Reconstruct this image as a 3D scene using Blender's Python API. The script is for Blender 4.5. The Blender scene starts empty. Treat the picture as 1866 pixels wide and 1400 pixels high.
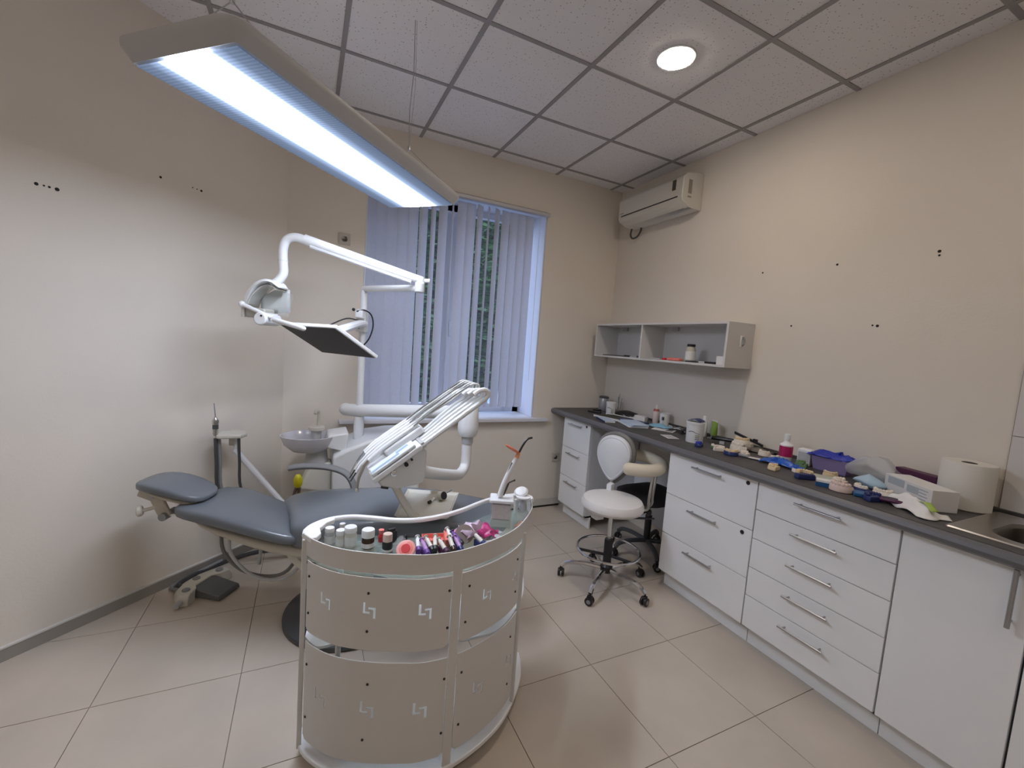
import bpy, bmesh, math, random
from mathutils import Vector, Matrix
random.seed(7)
S = bpy.context.scene
COL = S.collection
# ------------------------------------------------------------ camera, world, lights, exposure
cam_d = bpy.data.cameras.new('camera'); cam = bpy.data.objects.new('camera', cam_d); COL.objects.link(cam)
cam_d.sensor_width = 36.0; cam_d.lens = 36.0*780.66/1866; cam_d.clip_start = 0.02
R0 = (0.9009930675, -0.4278621833, 0.0717317531)
R1 = (0.0257222725, -0.1123679062, -0.9933336893)
R2 = (0.4330702680, 0.8968318715, -0.0902371168)
cam.matrix_world = Matrix(((R0[0], -R1[0], -R2[0], -2.534), (R0[1], -R1[1], -R2[1], -3.264), (R0[2], -R1[2], -R2[2], 1.510), (0, 0, 0, 1)))
S.camera = cam
w = bpy.data.worlds.new('World'); S.world = w; w.use_nodes = True
w.node_tree.nodes['Background'].inputs[0].default_value = (0.62, 0.71, 0.98, 1)
w.node_tree.nodes['Background'].inputs[1].default_value = 1.15
S.view_settings.view_transform = 'Standard'; S.view_settings.look = 'None'
S.view_settings.exposure = 2.16; S.view_settings.gamma = 1.0; S.view_settings.use_curve_mapping = False
PANEL_E = 19.0       # ceiling-hung luminaire
SPOT_E = 34.0       # recessed downlights
# ------------------------------------------------------------ materials
MATS = {}
def mat(name, col, rough=0.5, metal=0.0, noise=0.0, nscale=8.0, bump=0.0, bscale=200.0, spec=0.5, coat=0.0):
    if name in MATS: return MATS[name]
    m = bpy.data.materials.new(name); m.use_nodes = True; nt = m.node_tree; b = nt.nodes['Principled BSDF']
    b.inputs['Base Color'].default_value = (*col, 1); b.inputs['Roughness'].default_value = rough
    b.inputs['Metallic'].default_value = metal; b.inputs['Specular IOR Level'].default_value = spec
    b.inputs['Coat Weight'].default_value = coat
    tc = nt.nodes.new('ShaderNodeTexCoord')
    n = nt.nodes.new('ShaderNodeTexNoise'); n.inputs['Scale'].default_value = nscale; n.inputs['Detail'].default_value = 5
    nt.links.new(tc.outputs['Object'], n.inputs['Vector'])
    r = nt.nodes.new('ShaderNodeValToRGB'); a = max(noise, 0.01)
    r.color_ramp.elements[0].color = (*[c*(1-a) for c in col], 1); r.color_ramp.elements[1].color = (*[min(1, c*(1+a)) for c in col], 1)
    r.color_ramp.elements[0].position = .3; r.color_ramp.elements[1].position = .7
    nt.links.new(n.outputs['Fac'], r.inputs['Fac']); nt.links.new(r.outputs['Color'], b.inputs['Base Color'])
    if bump:
        n2 = nt.nodes.new('ShaderNodeTexNoise'); n2.inputs['Scale'].default_value = bscale; n2.inputs['Detail'].default_value = 3
        nt.links.new(tc.outputs['Object'], n2.inputs['Vector'])
        bp = nt.nodes.new('ShaderNodeBump'); bp.inputs['Strength'].default_value = bump; bp.inputs['Distance'].default_value = .002
        nt.links.new(n2.outputs['Fac'], bp.inputs['Height']); nt.links.new(bp.outputs['Normal'], b.inputs['Normal'])
    MATS[name] = m; return m
def clearmat(name, col, alpha, rough=0.05):
    m = bpy.data.materials.new(name); m.use_nodes = True; nt = m.node_tree; nt.nodes.clear()
    o = nt.nodes.new('ShaderNodeOutputMaterial'); t = nt.nodes.new('ShaderNodeBsdfTransparent'); p = nt.nodes.new('ShaderNodeBsdfPrincipled')
    t.inputs[0].default_value = (*[.5+.5*c for c in col], 1); p.inputs['Base Color'].default_value = (*col, 1); p.inputs['Roughness'].default_value = rough
    mx = nt.nodes.new('ShaderNodeMixShader'); mx.inputs[0].default_value = alpha
    nt.links.new(t.outputs[0], mx.inputs[1]); nt.links.new(p.outputs[0], mx.inputs[2]); nt.links.new(mx.outputs[0], o.inputs[0])
    MATS[name] = m; return m
def emis(name, col, e):
    m = bpy.data.materials.new(name); m.use_nodes = True; nt = m.node_tree; nt.nodes.clear()
    o = nt.nodes.new('ShaderNodeOutputMaterial'); t = nt.nodes.new('ShaderNodeEmission'); t.inputs[0].default_value = (*col, 1); t.inputs[1].default_value = e
    nt.links.new(t.outputs[0], o.inputs[0]); MATS[name] = m; return m
wallm = mat('wall_paint', (.71, .655, .58), .75, noise=.03, nscale=1.5, bump=.25, bscale=90)
whitep = mat('white_lacquer', (.74, .75, .77), .3)
whitem = mat('white_metal', (.80, .81, .83), .35)
plast = mat('white_plastic', (.74, .755, .765), .32)
cream = mat('cream_plastic', (.62, .60, .53), .4)
beige = mat('beige_plastic', (.50, .47, .40), .45)
board = mat('white_board', (.84, .85, .86), .38)
boardside = mat('cabinet_side', (.72, .73, .75), .45)
greyv = mat('grey_vinyl', (.135, .152, .172), .22, noise=.06, nscale=3, bump=.15, bscale=300)
ivory = mat('ivory_vinyl', (.66, .60, .48), .4)
whitev = mat('white_vinyl', (.72, .70, .68), .42, bump=.1)
backv = mat('white_back_vinyl', (.66, .68, .71), .42)
chrome = mat('chrome', (.75, .76, .78), .12, 1.0)
steel = mat('brushed_steel', (.52, .50, .48), .28, 1.0)
alum = mat('handle_metal', (.45, .45, .46), .35, 1.0)
black = mat('black_plastic', (.012, .012, .014), .4)
darkg = mat('dark_grey_plastic', (.06, .065, .07), .45)
midg = mat('mid_grey_plastic', (.25, .26, .27), .5)
pale = mat('pale_grey', (.45, .46, .47), .5)
hose_g = mat('grey_hose', (.16, .16, .155), .5)
hose_w = mat('white_hose', (.66, .68, .68), .4)
screenm = mat('screen_glass', (.022, .022, .025), .45, spec=.25)
glassm = clearmat('clear_glass', (.75, .88, .85), .13)
acryl = clearmat('clear_acrylic', (.85, .86, .86), .16, .15)
bagm = clearmat('clear_bag', (.80, .82, .85), .32, .35)
pane = clearmat('window_pane', (.8, .85, .9), .08)
navy = mat('navy_plastic', (.012, .025, .12), .35)
blue = mat('blue_plastic', (.01, .10, .50), .35)
royal = mat('blue_nitrile', (.015, .03, .35), .45)
plaster = mat('plaster', (.72, .66, .58), .8, noise=.06, nscale=60)
plasterb = mat('tan_plaster', (.66, .52, .33), .8, noise=.06, nscale=60)
pinkp = mat('pink_plaster', (.66, .52, .47), .8)
red = mat('red_plastic', (.55, .02, .03), .35)
salmon = mat('salmon_plastic', (.75, .20, .17), .45)
magenta = mat('magenta_label', (.42, .01, .10), .4)
purple = mat('purple_plastic', (.13, .05, .28), .45)
lilac = mat('lilac_plastic', (.23, .18, .36), .5)
dpurple = mat('dark_purple_card', (.07, .012, .05), .5)
orange = mat('orange_shield', (.85, .12, .02), .25)
green = mat('green_print', (.20, .32, .05), .5)
yellow = mat('yellow_plastic', (.62, .58, .01), .4)
brownb = mat('amber_bottle', (.045, .018, .008), .2)
paper = mat('white_paper', (.72, .71, .70), .8)
bluepaper = mat('pale_blue_paper', (.45, .55, .68), .7)
lightblue = mat('light_blue_film', (.22, .45, .60), .5)
pinkpack = mat('pink_pack', (.55, .20, .33), .5, noise=.7, nscale=25)
darkspot = mat('dark_hole', (.02, .018, .015), .9)
ink = mat('printed_ink', (.18, .20, .24), .7)
# ------------------------------------------------------------ mesh kit
def V(*a): return Vector(a)
class MB:
    def __init__(s): s.b = bmesh.new()
    def quadbox(s, P):      # 8 points: bottom ring 4, top ring 4
        v = [s.b.verts.new(p) for p in P]
        for f in ((3,2,1,0),(4,5,6,7),(0,1,5,4),(1,2,6,5),(2,3,7,6),(3,0,4,7)): s.b.faces.new([v[i] for i in f])
        return s
    def box(s, x0, x1, y0, y1, z0, z1):
        return s.quadbox([(x0,y0,z0),(x1,y0,z0),(x1,y1,z0),(x0,y1,z0),(x0,y0,z1),(x1,y0,z1),(x1,y1,z1),(x0,y1,z1)])
    def obox(s, c, dims, rotz=0, tilt=None):
        M = Matrix.Translation(c) @ Matrix.Rotation(rotz, 4, 'Z')
        if tilt: M = M @ tilt
        a, b_, c_ = [d/2 for d in dims]
        return s.quadbox([M @ V(*p) for p in ((-a,-b_,-c_),(a,-b_,-c_),(a,b_,-c_),(-a,b_,-c_),(-a,-b_,c_),(a,-b_,c_),(a,b_,c_),(-a,b_,c_))])
    def loft(s, rings, caps=True, closed=True):
        vr = [[s.b.verts.new(p) for p in r] for r in rings]; n = len(rings[0])
        for a, b_ in zip(vr[:-1], vr[1:]):
            for i in range(n if closed else n-1):
                j = (i+1) % n; s.b.faces.new((a[i], a[j], b_[j], b_[i]))
        if caps and closed: s.b.faces.new(vr[0][::-1]); s.b.faces.new(vr[-1])
        return s
    def prism(s, poly, z0, z1):
        return s.loft([[(p[0], p[1], z0) for p in poly], [(p[0], p[1], z1) for p in poly]])
    def lathe(s, prof, c=(0,0,0), n=20, axis=None):
        q = Vector(axis).to_track_quat('Z', 'Y').to_matrix() if axis is not None else Matrix.Identity(3)
        c = Vector(c)
        return s.loft([[c + q @ V(max(r,1e-4)*math.cos(2*math.pi*i/n), max(r,1e-4)*math.sin(2*math.pi*i/n), z) for i in range(n)] for r, z in prof])
    def cyl(s, a, b_, r, r2=None, n=14):
        a = Vector(a); b_ = Vector(b_); L = (b_-a).length
        return s.lathe([(r,0),(r if r2 is None else r2, L)], a, n, b_-a)
    def tube(s, pts, r, n=8, flat=1.0, smooth=0):
        P = [Vector(p) for p in pts]
        if smooth: P = spline(P, smooth)
        R = r if isinstance(r, (list, tuple)) else None
        rings = []; up = None
        for i, p in enumerate(P):
            t = (P[min(i+1, len(P)-1)] - P[max(i-1, 0)]).normalized()
            if up is None: up = t.orthogonal().normalized() if abs(t.z) > .9 else V(0,0,1)
            x = up.cross(t)
            if x.length < 1e-4: x = t.orthogonal()
            x.normalize(); y = t.cross(x).normalized(); up = y
            rr = r if R is None else R[0] + (R[1]-R[0])*i/(len(P)-1)
            rings.append([p + x*rr*flat*math.cos(2*math.pi*k/n) + y*rr*math.sin(2*math.pi*k/n) for k in range(n)])
        return s.loft(rings)
    def ball(s, c, r, sc=(1,1,1), n=12):
        m = Matrix.Translation(c) @ Matrix.Diagonal((*sc, 1))
        bmesh.ops.create_uvsphere(s.b, u_segments=n, v_segments=max(6, n//2+2), radius=r, matrix=m); return s
    def sheet(s, fn, nu, nv):
        g = [[s.b.verts.new(fn(i/nu, j/nv)) for j in range(nv+1)] for i in range(nu+1)]
        for i in range(nu):
            for j in range(nv): s.b.faces.new((g[i][j], g[i+1][j], g[i+1][j+1], g[i][j+1]))
        return s
    def rough(s, amp, sc=30, seed=0):
        from mathutils import noise
        for v in s.b.verts:
            v.co += Vector(noise.noise_vector(v.co*sc + V(seed, seed*2.3, 0)))*amp; v.co.z = max(v.co.z, .0025)
        return s
    def done(s, name, m, parent=None, world=False, bevel=0, smooth=True, seg=2, angle=35, solid=0, sub=0):
        bmesh.ops.recalc_face_normals(s.b, faces=s.b.faces)
        if world and parent is not None:
            bmesh.ops.transform(s.b, matrix=wm(parent).inverted(), verts=s.b.verts)
        me = bpy.data.meshes.new(name); s.b.to_mesh(me); s.b.free()
        if smooth:
            for p in me.polygons: p.use_smooth = True
            me.set_sharp_from_angle(angle=math.radians(angle))
        me.materials.append(m)
        o = bpy.data.objects.new(name, me); COL.objects.link(o)
        if parent is not None: o.parent = parent
        if sub: d = o.modifiers.new('sub', 'SUBSURF'); d.levels = sub; d.render_levels = sub
        if solid: d = o.modifiers.new('solid', 'SOLIDIFY'); d.thickness = solid; d.offset = 0
        if bevel: d = o.modifiers.new('bevel', 'BEVEL'); d.width = bevel; d.segments = seg; d.limit_method = 'ANGLE'; d.angle_limit = math.radians(40)
        return o
def wm(o):
    M = Matrix.Translation(o.location) @ o.rotation_euler.to_matrix().to_4x4() @ Matrix.Diagonal((*o.scale, 1))
    return wm(o.parent) @ M if o.parent else M
def spline(P, n):
    Q = [P[0]*2-P[1]] + list(P) + [P[-1]*2-P[-2]]; out = []
    for i in range(1, len(Q)-2):
        a, b_, c, d = Q[i-1:i+3]
        for k in range(n):
            t = k/n; out.append(.5*((2*b_)+(c-a)*t+(2*a-5*b_+4*c-d)*t*t+(3*b_-a-3*c+d)*t**3))
    out.append(P[-1]); return out
def thing(name, label, cat, loc=(0,0,0), rotz=0, group=None):
    o = bpy.data.objects.new(name, None); COL.objects.link(o); o.empty_display_size = .1
    o.location = loc; o.rotation_euler = (0, 0, rotz); return tag(o, label, cat, group)
def tag(o, label, cat, group=None):
    o['label'] = label; o['category'] = cat
    if group: o['group'] = group
    return o
def struct(o): o['kind'] = 'structure'; return o
def inst(o, parent, loc=None, rot=None):
    c = o.copy(); COL.objects.link(c); c.parent = parent
    if loc is not None: c.location = loc
    if rot is not None: c.rotation_euler = rot
    return c
def clip(poly, a, b_):      # keep left side of a->b
    out = []; f = lambda p: (b_[0]-a[0])*(p[1]-a[1]) - (b_[1]-a[1])*(p[0]-a[0])
    for i in range(len(poly)):
        p, q = poly[i], poly[(i+1) % len(poly)]; fp, fq = f(p), f(q)
        if fp >= 0: out.append(p)
        if fp*fq < 0: t = fp/(fp-fq); out.append((p[0]+(q[0]-p[0])*t, p[1]+(q[1]-p[1])*t))
    return out
# ------------------------------------------------------------ room shell
XR, YW, H = .14, .15, 3.025
ROOM = [(XR, -4.8), (XR, YW), (-2.68, YW), (-5.0, -2.05), (-5.0, -4.8)]
def inroom(poly, m=0.0):
    for i in range(5):
        poly = clip(poly, ROOM[i], ROOM[(i+1) % 5])
        if not poly: return None
    A = sum(poly[i][0]*poly[(i+1)%len(poly)][1]-poly[(i+1)%len(poly)][0]*poly[i][1] for i in range(len(poly)))/2
    return poly if abs(A) > 2e-3 else None
groutm = mat('grout', (.22, .19, .16), .9)
tilem = mat('floor_tile', (.53, .465, .395), .40, noise=.10, nscale=2.2, bump=.05, bscale=40, spec=.4)
nt = tilem.node_tree
g = [(XR+.1, -4.9), (XR+.1, YW+.1), (-2.72, YW+.1), (-5.1, -2.0), (-5.1, -4.9)]
floor = struct(MB().prism(g, -.1, -.004).done('floor', groutm, smooth=False))
for i in range(-8, 4):
    for j in range(-7, 5):
        x, y = -1.257+.5*i, -1.72+.5*j; e = .0016
        p = inroom([(x+e, y+e), (x+.5-e, y+e), (x+.5-e, y+.5-e), (x+e, y+.5-e)])
        if p: MB().prism(p, -.006, 0).done('floor_tile', tilem, floor, smooth=False)
# ceiling
ctile = mat('ceiling_tile', (.79, .77, .775), .9, noise=.02, nscale=30, bump=.6, bscale=150)
nt = ctile.node_tree; b = nt.nodes['Principled BSDF']
vo = nt.nodes.new('ShaderNodeTexVoronoi'); vo.inputs['Scale'].default_value = 55; vo.inputs['Randomness'].default_value = 1
tc = nt.nodes.new('ShaderNodeTexCoord'); nt.links.new(tc.outputs['Object'], vo.inputs['Vector'])
rp = nt.nodes.new('ShaderNodeValToRGB'); rp.color_ramp.elements[0].color = (.34, .32, .32, 1); rp.color_ramp.elements[1].color = (.79, .77, .775, 1)
rp.color_ramp.elements[0].position = .12; rp.color_ramp.elements[1].position = .19
nt.links.new(vo.outputs['Distance'], rp.inputs['Fac']); nt.links.new(rp.outputs['Color'], b.inputs['Base Color'])
tbar = mat('ceiling_grid_metal', (.30, .285, .285), .5)
ceiling = struct(MB().prism(g, H+.03, H+.12).done('ceiling', ctile, smooth=False))
for i in range(-9, 1):
    for j in range(-9, 1):
        x, y = .6*i, .6*j; e = .005
        p = inroom([(x+e, y+e), (x+.6-e, y+e), (x+.6-e, y+.6-e), (x+e, y+.6-e)])
        if p: MB().prism(p, H+.003, H+.018).done('ceiling_tile', ctile, ceiling, smooth=False)
for i in range(-8, 1):
    p = inroom([(.6*i-.012, -4.8), (.6*i+.012, -4.8), (.6*i+.012, YW), (.6*i-.012, YW)])
    if p: MB().prism(p, H-.002, H+.004).done('grid_bar', tbar, ceiling, smooth=False)
for j in range(-8, 1):
    p = inroom([(-5, .6*j-.012), (XR, .6*j-.012), (XR, .6*j+.012), (-5, .6*j+.012)])
    if p: MB().prism(p, H-.0015, H+.0035).done('grid_bar', tbar, ceiling, smooth=False)
# walls
struct(MB().box(XR, XR+.12, -4.9, YW+.5, -.1, H+.1).done('wall_right', wallm, smooth=False))
struct(MB().box(-5.1, XR+.1, -4.92, -4.8, -.1, H+.1).done('wall_rear', wallm, smooth=False))
struct(MB().box(-5.12, -5.0, -4.9, -1.95, -.1, H+.1).done('wall_far_left', wallm, smooth=False))
dl = Vector((-2.32, -2.20)).normalized(); nl = Vector((dl.y, -dl.x))*-1   # outward
nl = Vector((-.688, .7256))
P0, P1 = Vector((-2.68, .15)), Vector((-5.0, -2.05))
wl = MB().prism([P0[:], P1[:], (P1+nl*.12)[:], (P0+nl*.12+V(.05, .05).to_2d())[:]], -.1, H+.1).done('wall_left', wallm, smooth=False); struct(wl)
WX0, WX1, WZ0, WZ1 = -2.17, -.655, .865, 2.69
m = MB()
for a in ((-2.85, WX0, -.1, H+.1), (WX1, XR+.1, -.1, H+.1), (WX0, WX1, -.1, WZ0-.03), (WX0, WX1, WZ1, H+.1)): m.box(a[0], a[1], YW, YW+.42, a[2], a[3])
wb = struct(m.done('wall_window', wallm, smooth=False))
# skirting
skirt = mat('skirting_tile', (.30, .28, .25), .5); skirtw = mat('skirting_edge', (.62, .61, .58), .4)
d2 = (P1-P0).normalized(); q0 = P0 + d2*.02
ni = -nl
sk = struct(MB().prism([q0[:], P1[:], (P1+ni*.012)[:], (q0+ni*.012)[:]], 0, .058).done('baseboard_left', skirt, smooth=False))
MB().prism([q0[:], P1[:], (P1+ni*.015)[:], (q0+ni*.015)[:]], .058, .066).done('edge_strip', skirtw, sk, smooth=False)
bw = struct(MB().box(-2.66, -.3, YW-.014, YW, .018, .085).done('baseboard_window', mat('skirting_white', (.56,.54,.49), .5), bevel=.003))
MB().box(-2.66, -.3, YW-.010, YW, 0, .018).done('gap_shade_strip', darkspot, bw, smooth=False)  # shadow gap below the baseboard painted as a dark strip
# small drill holes left in the walls
def hole(p, n, r, lab):
    c = Vector(p); tag(MB().lathe([(r*.8, -.002), (r*.8, .0012)], c, 8, n).done('drill_hole', darkspot), lab, 'hole', HL[1])
HL = ('small dark drill hole in the angled left wall', 'drill holes in the left wall')
LL = ['leftmost hole of the left cluster on the angled wall', 'tiny second hole of the left cluster on the angled wall', 'small third hole of the left cluster on the angled wall', 'widest hole ending the left cluster on the angled wall', 'lone drill hole between the two clusters on the angled wall', 'faint first hole of the right cluster on the angled wall', 'faint middle hole of the right cluster on the angled wall', 'darkest hole ending the right cluster on the angled wall']
for (p, r), lab in zip((((-3.571,-.707,2.04),.009), ((-3.554,-.691,2.041),.005), ((-3.542,-.679,2.041),.006), ((-3.524,-.662,2.04),.010), ((-3.235,-.385,2.242),.008), ((-3.122,-.276,2.246),.004), ((-3.105,-.26,2.246),.004), ((-3.088,-.244,2.245),.008)), LL):
    t = (Vector(p[:2])-P0).dot(d2); q = P0+d2*t
    hole((q.x, q.y, p[2]), (ni.x, ni.y, 0), r, lab)
HL = ('small dark drill hole in the right wall above the worktop', 'drill holes in the right wall')
LL = ['upper hole on the right wall nearest the wall shelf', 'upper middle hole on the right wall', 'upper of the two stacked holes at right on the right wall', 'lower of the two stacked holes at right on the right wall', 'lower lone hole on the wall just right of the shelf', 'smaller hole of the lower pair on the right wall', 'larger hole of the lower pair on the right wall']
for (y, z, r), lab in zip(((-1.37,2.098,.007), (-1.811,2.091,.008), (-2.245,2.094,.009), (-2.247,2.075,.006), (-1.599,1.75,.007), (-2.021,1.749,.006), (-2.043,1.746,.009)), LL):
    hole((XR, y, z), (-1, 0, 0), r, lab)
# splash tiles by the sink
spl = mat('wall_tile', (.62, .60, .59), .25)
sp = struct(MB().box(XR-.004, XR, -4.2, -2.575, .955, 1.60).done('trim_1', groutm, smooth=False))
for k in range(3):
    for z0, z1 in ((.957, 1.282), (1.285, 1.60)):
        MB().box(XR-.010, XR-.003, -2.578-.5*(k+1)+.002, -2.578-.5*k, z0, z1).done('wall_tile', spl, sp, smooth=False)
# ------------------------------------------------------------ window
fr = mat('window_frame_white', (.66, .69, .76), .35)
win = thing('window_1', 'x', 'x', ((WX0+WX1)/2, YW+.3, WZ0)); del win['label']; del win['category']; struct(win)
def wbox(n, a, m_=fr, bv=.004): return MB().box(*a).done(n, m_, win, world=True, bevel=bv)
Yf = YW+.30
wbox('jamb_lining', (WX0, WX0+.012, YW+.002, Yf, WZ0, WZ1)); wbox('jamb_lining', (WX1-.012, WX1, YW+.002, Yf, WZ0, WZ1))
wbox('head_lining', (WX0, WX1, YW+.002, Yf, WZ1-.012, WZ1))
for a in ((WX0, WX0+.07, WZ0, WZ1), (WX1-.07, WX1, WZ0, WZ1), (WX0, WX1, WZ0, WZ0+.08), (WX0, WX1, WZ1-.07, WZ1), (-1.475, -1.365, WZ0, WZ1)):
    wbox('frame_bar', (a[0], a[1], Yf, Yf+.06, a[2], a[3]))
wbox('window_pane', (WX0+.07, -1.475, Yf+.02, Yf+.026, WZ0+.08, WZ1-.07), pane, 0)
wbox('window_pane', (-1.365, WX1-.07, Yf+.02, Yf+.026, WZ0+.08, WZ1-.07), pane, 0)
wbox('window_handle', (-1.405, -1.385, Yf-.03, Yf, 1.55, 1.68))
sill = MB().box(WX0-.14, WX1+.14, YW-.06, YW, WZ0-.032, WZ0).box(WX0, WX1, YW, Yf, WZ0-.032, WZ0).done('window_sill', mat('sill_white', (.62,.62,.66), .35), bevel=.006); 
sill.parent = win; sill.location = -win.location
# vertical blinds
blm = mat('blind_fabric', (.60, .59, .60), .85, noise=.04, nscale=40, bump=.2, bscale=400)
nt = blm.node_tree; bs = nt.nodes['Principled BSDF']; out = nt.nodes['Material Output']
tr = nt.nodes.new('ShaderNodeBsdfTranslucent'); tr.inputs[0].default_value = (.50, .52, .60, 1)
mx = nt.nodes.new('ShaderNodeMixShader'); mx.inputs[0].default_value = .45
nt.links.new(bs.outputs[0], mx.inputs[1]); nt.links.new(tr.outputs[0], mx.inputs[2]); nt.links.new(mx.outputs[0], out.inputs[0])
bl = thing('vertical_blinds', 'grey vertical fabric blinds hanging over the window', 'blinds', (-1.41, YW+.04, WZ1))
MB().box(WX0-.0, WX1+.005, YW-.045, YW+.005, WZ1-.045, WZ1-.018).done('headrail', mat('blind_rail', (.50,.49,.50), .4), bl, world=True, bevel=.004)
random.seed(3)
n = 18
angs = [6,6,7,7,12,28,48,22,66,6,5,34,56,40,12,7,6,5]
for i in range(n):
    x = WX0+.045 + i*(1.325/(n-1)); a = math.radians(angs[i]+random.uniform(-2, 2)); hw = .0415
    tw = math.radians(random.uniform(-1.5, 1.5)); lean = random.uniform(-.004, .004)
    def f(u, v, x=x, a=a, tw=tw, lean=lean):
        aa = a+tw*v; s_ = (u-.5)*2; bow = .006*(1-s_*s_)
        return (x + lean*v + s_*hw*math.cos(aa) + bow*math.sin(aa), YW+.045 + s_*hw*math.sin(aa) - bow*math.cos(aa), WZ1-.05 - v*(WZ1-.05-.955))
    MB().sheet(f, 4, 8).done('blind_slat', blm, bl, world=True)
MB().tube([(WX1-.07, YW+.0, WZ1-.05), (WX1-.07, YW+.0, 1.2)], .0018, 5).done('pull_cord', plast, bl, world=True)
MB().box(WX1-.010, WX1-.002, YW+.03, YW+.05, 1.10, 1.19).done('cord_weight', plast, bl, world=True, bevel=.002)
# ------------------------------------------------------------ outside the window
struct(MB().box(-12, 10, .7, 16, -.6, -.5).done('ground', mat('asphalt', (.10,.10,.10), .9, noise=.2, nscale=20)))
leafm = mat('leaf', (.035, .085, .022), .6, noise=.5, nscale=3); barkm = mat('bark', (.05, .04, .03), .9)
def shrub(x, y, r, h, lab, seed):
    random.seed(seed); t = thing('leafy_tree', lab, 'tree', (x, y, -.5), 0, 'trees beyond the window')
    MB().tube([(0,0,0), (.05,.02,h*.45), (-.03,.05,h*.8)], [.09,.03], 7).done('trunk', barkm, t)
    b_ = bmesh.new()
    for k in range(4200):
        th = random.uniform(0, 6.283); zz = random.uniform(.12, 1); rr = r*math.sqrt(random.random())*math.sin(math.pi*min(.97, zz*.85+.12))**.5
        c = V(rr*math.cos(th), rr*math.sin(th), zz*h); M = Matrix.Translation(c) @ Matrix.Rotation(random.uniform(0, 6), 4, 'Z') @ Matrix.Rotation(random.uniform(-1, 1), 4, 'X')
        s_ = random.uniform(.07, .12); vs = [b_.verts.new(M @ V(*p)) for p in ((-s_,0,0),(0,s_*.45,.01),(s_,0,0),(0,-s_*.45,.01))]; b_.faces.new(vs)
    mm = MB(); mm.b.free(); mm.b = b_; o = mm.done('foliage', leafm, t, smooth=False); o['kind'] = 'stuff'
shrub(-1.6, 3.9, 1.0, 4.9, 'dark green leafy tree outside the left part of the window', 1)
shrub(.9, 4.9, 1.15, 5.4, 'dark green leafy tree outside the middle of the window', 2)
shrub(3.4, 5.6, 1.2, 5.8, 'dark green leafy tree outside the right part of the window', 3)
car = thing('parked_car', 'pale blue parked car outside the window below the tree', 'car', (.75, 2.6, -.5), .25)
cm = mat('car_paint', (.36, .48, .66), .25, coat=.6)
body = [(-1.9,.42),(-1.85,.75),(-1.0,.86),(-.55,1.28),(.7,1.30),(1.25,.95),(1.85,.88),(1.92,.45)]
MB().loft([[(p[0]*(.97 if abs(y)>.7 else 1), y, p[1] if p[1] < 1 or abs(y) < .7 else p[1]-.03) for p in body] for y in (-.82,-.72,-.3,.3,.72,.82)]).done('body', cm, car, bevel=.03)
MB().loft([[(x, y, z) for x, z in ((-.88,.90),(-.52,1.22),(.66,1.24),(1.08,.96))] for y in (-.835,.835)]).done('side_glass', screenm, car)
for x in (-1.2, 1.25):
    for y in (-.80, .80): 
        wh = MB().lathe([(.31,-.09),(.32,0),(.31,.09)], (x, y, .32), 20, (0,1,0)).done('wheel', black, car)
        MB().lathe([(.18,-.1),(.18,.1)], (x, y, .32), 14, (0,1,0)).done('hub_cap', alum, wh)
# ------------------------------------------------------------ hanging luminaire
lamp = thing('hanging_luminaire', 'long white luminaire with a bright ribbed diffuser hung on wires', 'lamp', (-2.43, -1.357, 2.21), math.atan2(.8606, .83)); LS = 1.0
# local x along length (1.195), local y across (0.37)
def rrect(hx, hy, r, z, n=5):
    P = []
    for cx, cy, a0 in ((hx-r, hy-r, 0), (-hx+r, hy-r, 90), (-hx+r, -hy+r, 180), (hx-r, -hy+r, 270)):
        for k in range(n+1): a = math.radians(a0+90*k/n); P.append(((cx+r*math.cos(a))*LS, (cy+r*math.sin(a))*LS, z*LS))
    return P
lm = mat('luminaire_housing', (.44, .44, .45), .4)
MB().loft([rrect(.600,.188,.006,.0), rrect(.606,.194,.01,-.004), rrect(.622,.202,.03,.008), rrect(.638,.216,.045,.026), rrect(.641,.219,.05,.034), rrect(.641,.219,.05,.042), rrect(.61,.19,.04,.066)]).done('housing', lm, lamp, angle=25)
dm = bpy.data.materials.new('ribbed_diffuser'); dm.use_nodes = True; nt = dm.node_tree; nt.nodes.clear()
o_ = nt.nodes.new('ShaderNodeOutputMaterial'); e_ = nt.nodes.new('ShaderNodeEmission'); tc = nt.nodes.new('ShaderNodeTexCoord'); sx = nt.nodes.new('ShaderNodeSeparateXYZ')
nt.links.new(tc.outputs['Object'], sx.inputs[0])
ab = nt.nodes.new('ShaderNodeMath'); ab.operation = 'ABSOLUTE'; dv = nt.nodes.new('ShaderNodeMath'); dv.operation = 'DIVIDE'; dv.inputs[1].default_value = LS; nt.links.new(sx.outputs['Y'], dv.inputs[0]); nt.links.new(dv.outputs[0], ab.inputs[0])
cr = nt.nodes.new('ShaderNodeValToRGB'); nt.links.new(ab.outputs[0], cr.inputs['Fac']); E_ = cr.color_ramp.elements
E_[0].position = .0; E_[0].color = (1,1,1,1); E_[1].position = .185; E_[1].color = (.0034,.0034,.0034,1)
for p_, c_ in ((.032,.9),(.052,.30),(.075,.05),(.105,.011),(.14,.0046)): q_ = E_.new(p_); q_.color = (c_,c_,c_,1)
wv = nt.nodes.new('ShaderNodeTexWave'); wv.bands_direction = 'X'; wv.inputs['Scale'].default_value = 26; nt.links.new(tc.outputs['Object'], wv.inputs['Vector'])
mr = nt.nodes.new('ShaderNodeMapRange'); mr.inputs['To Min'].default_value = .86; mr.inputs['To Max'].default_value = 1.1; nt.links.new(wv.outputs['Fac'], mr.inputs['Value'])
mm_ = nt.nodes.new('ShaderNodeMath'); mm_.operation = 'MULTIPLY'; nt.links.new(cr.outputs['Color'], mm_.inputs[0]); nt.links.new(mr.outputs[0], mm_.inputs[1])
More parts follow.
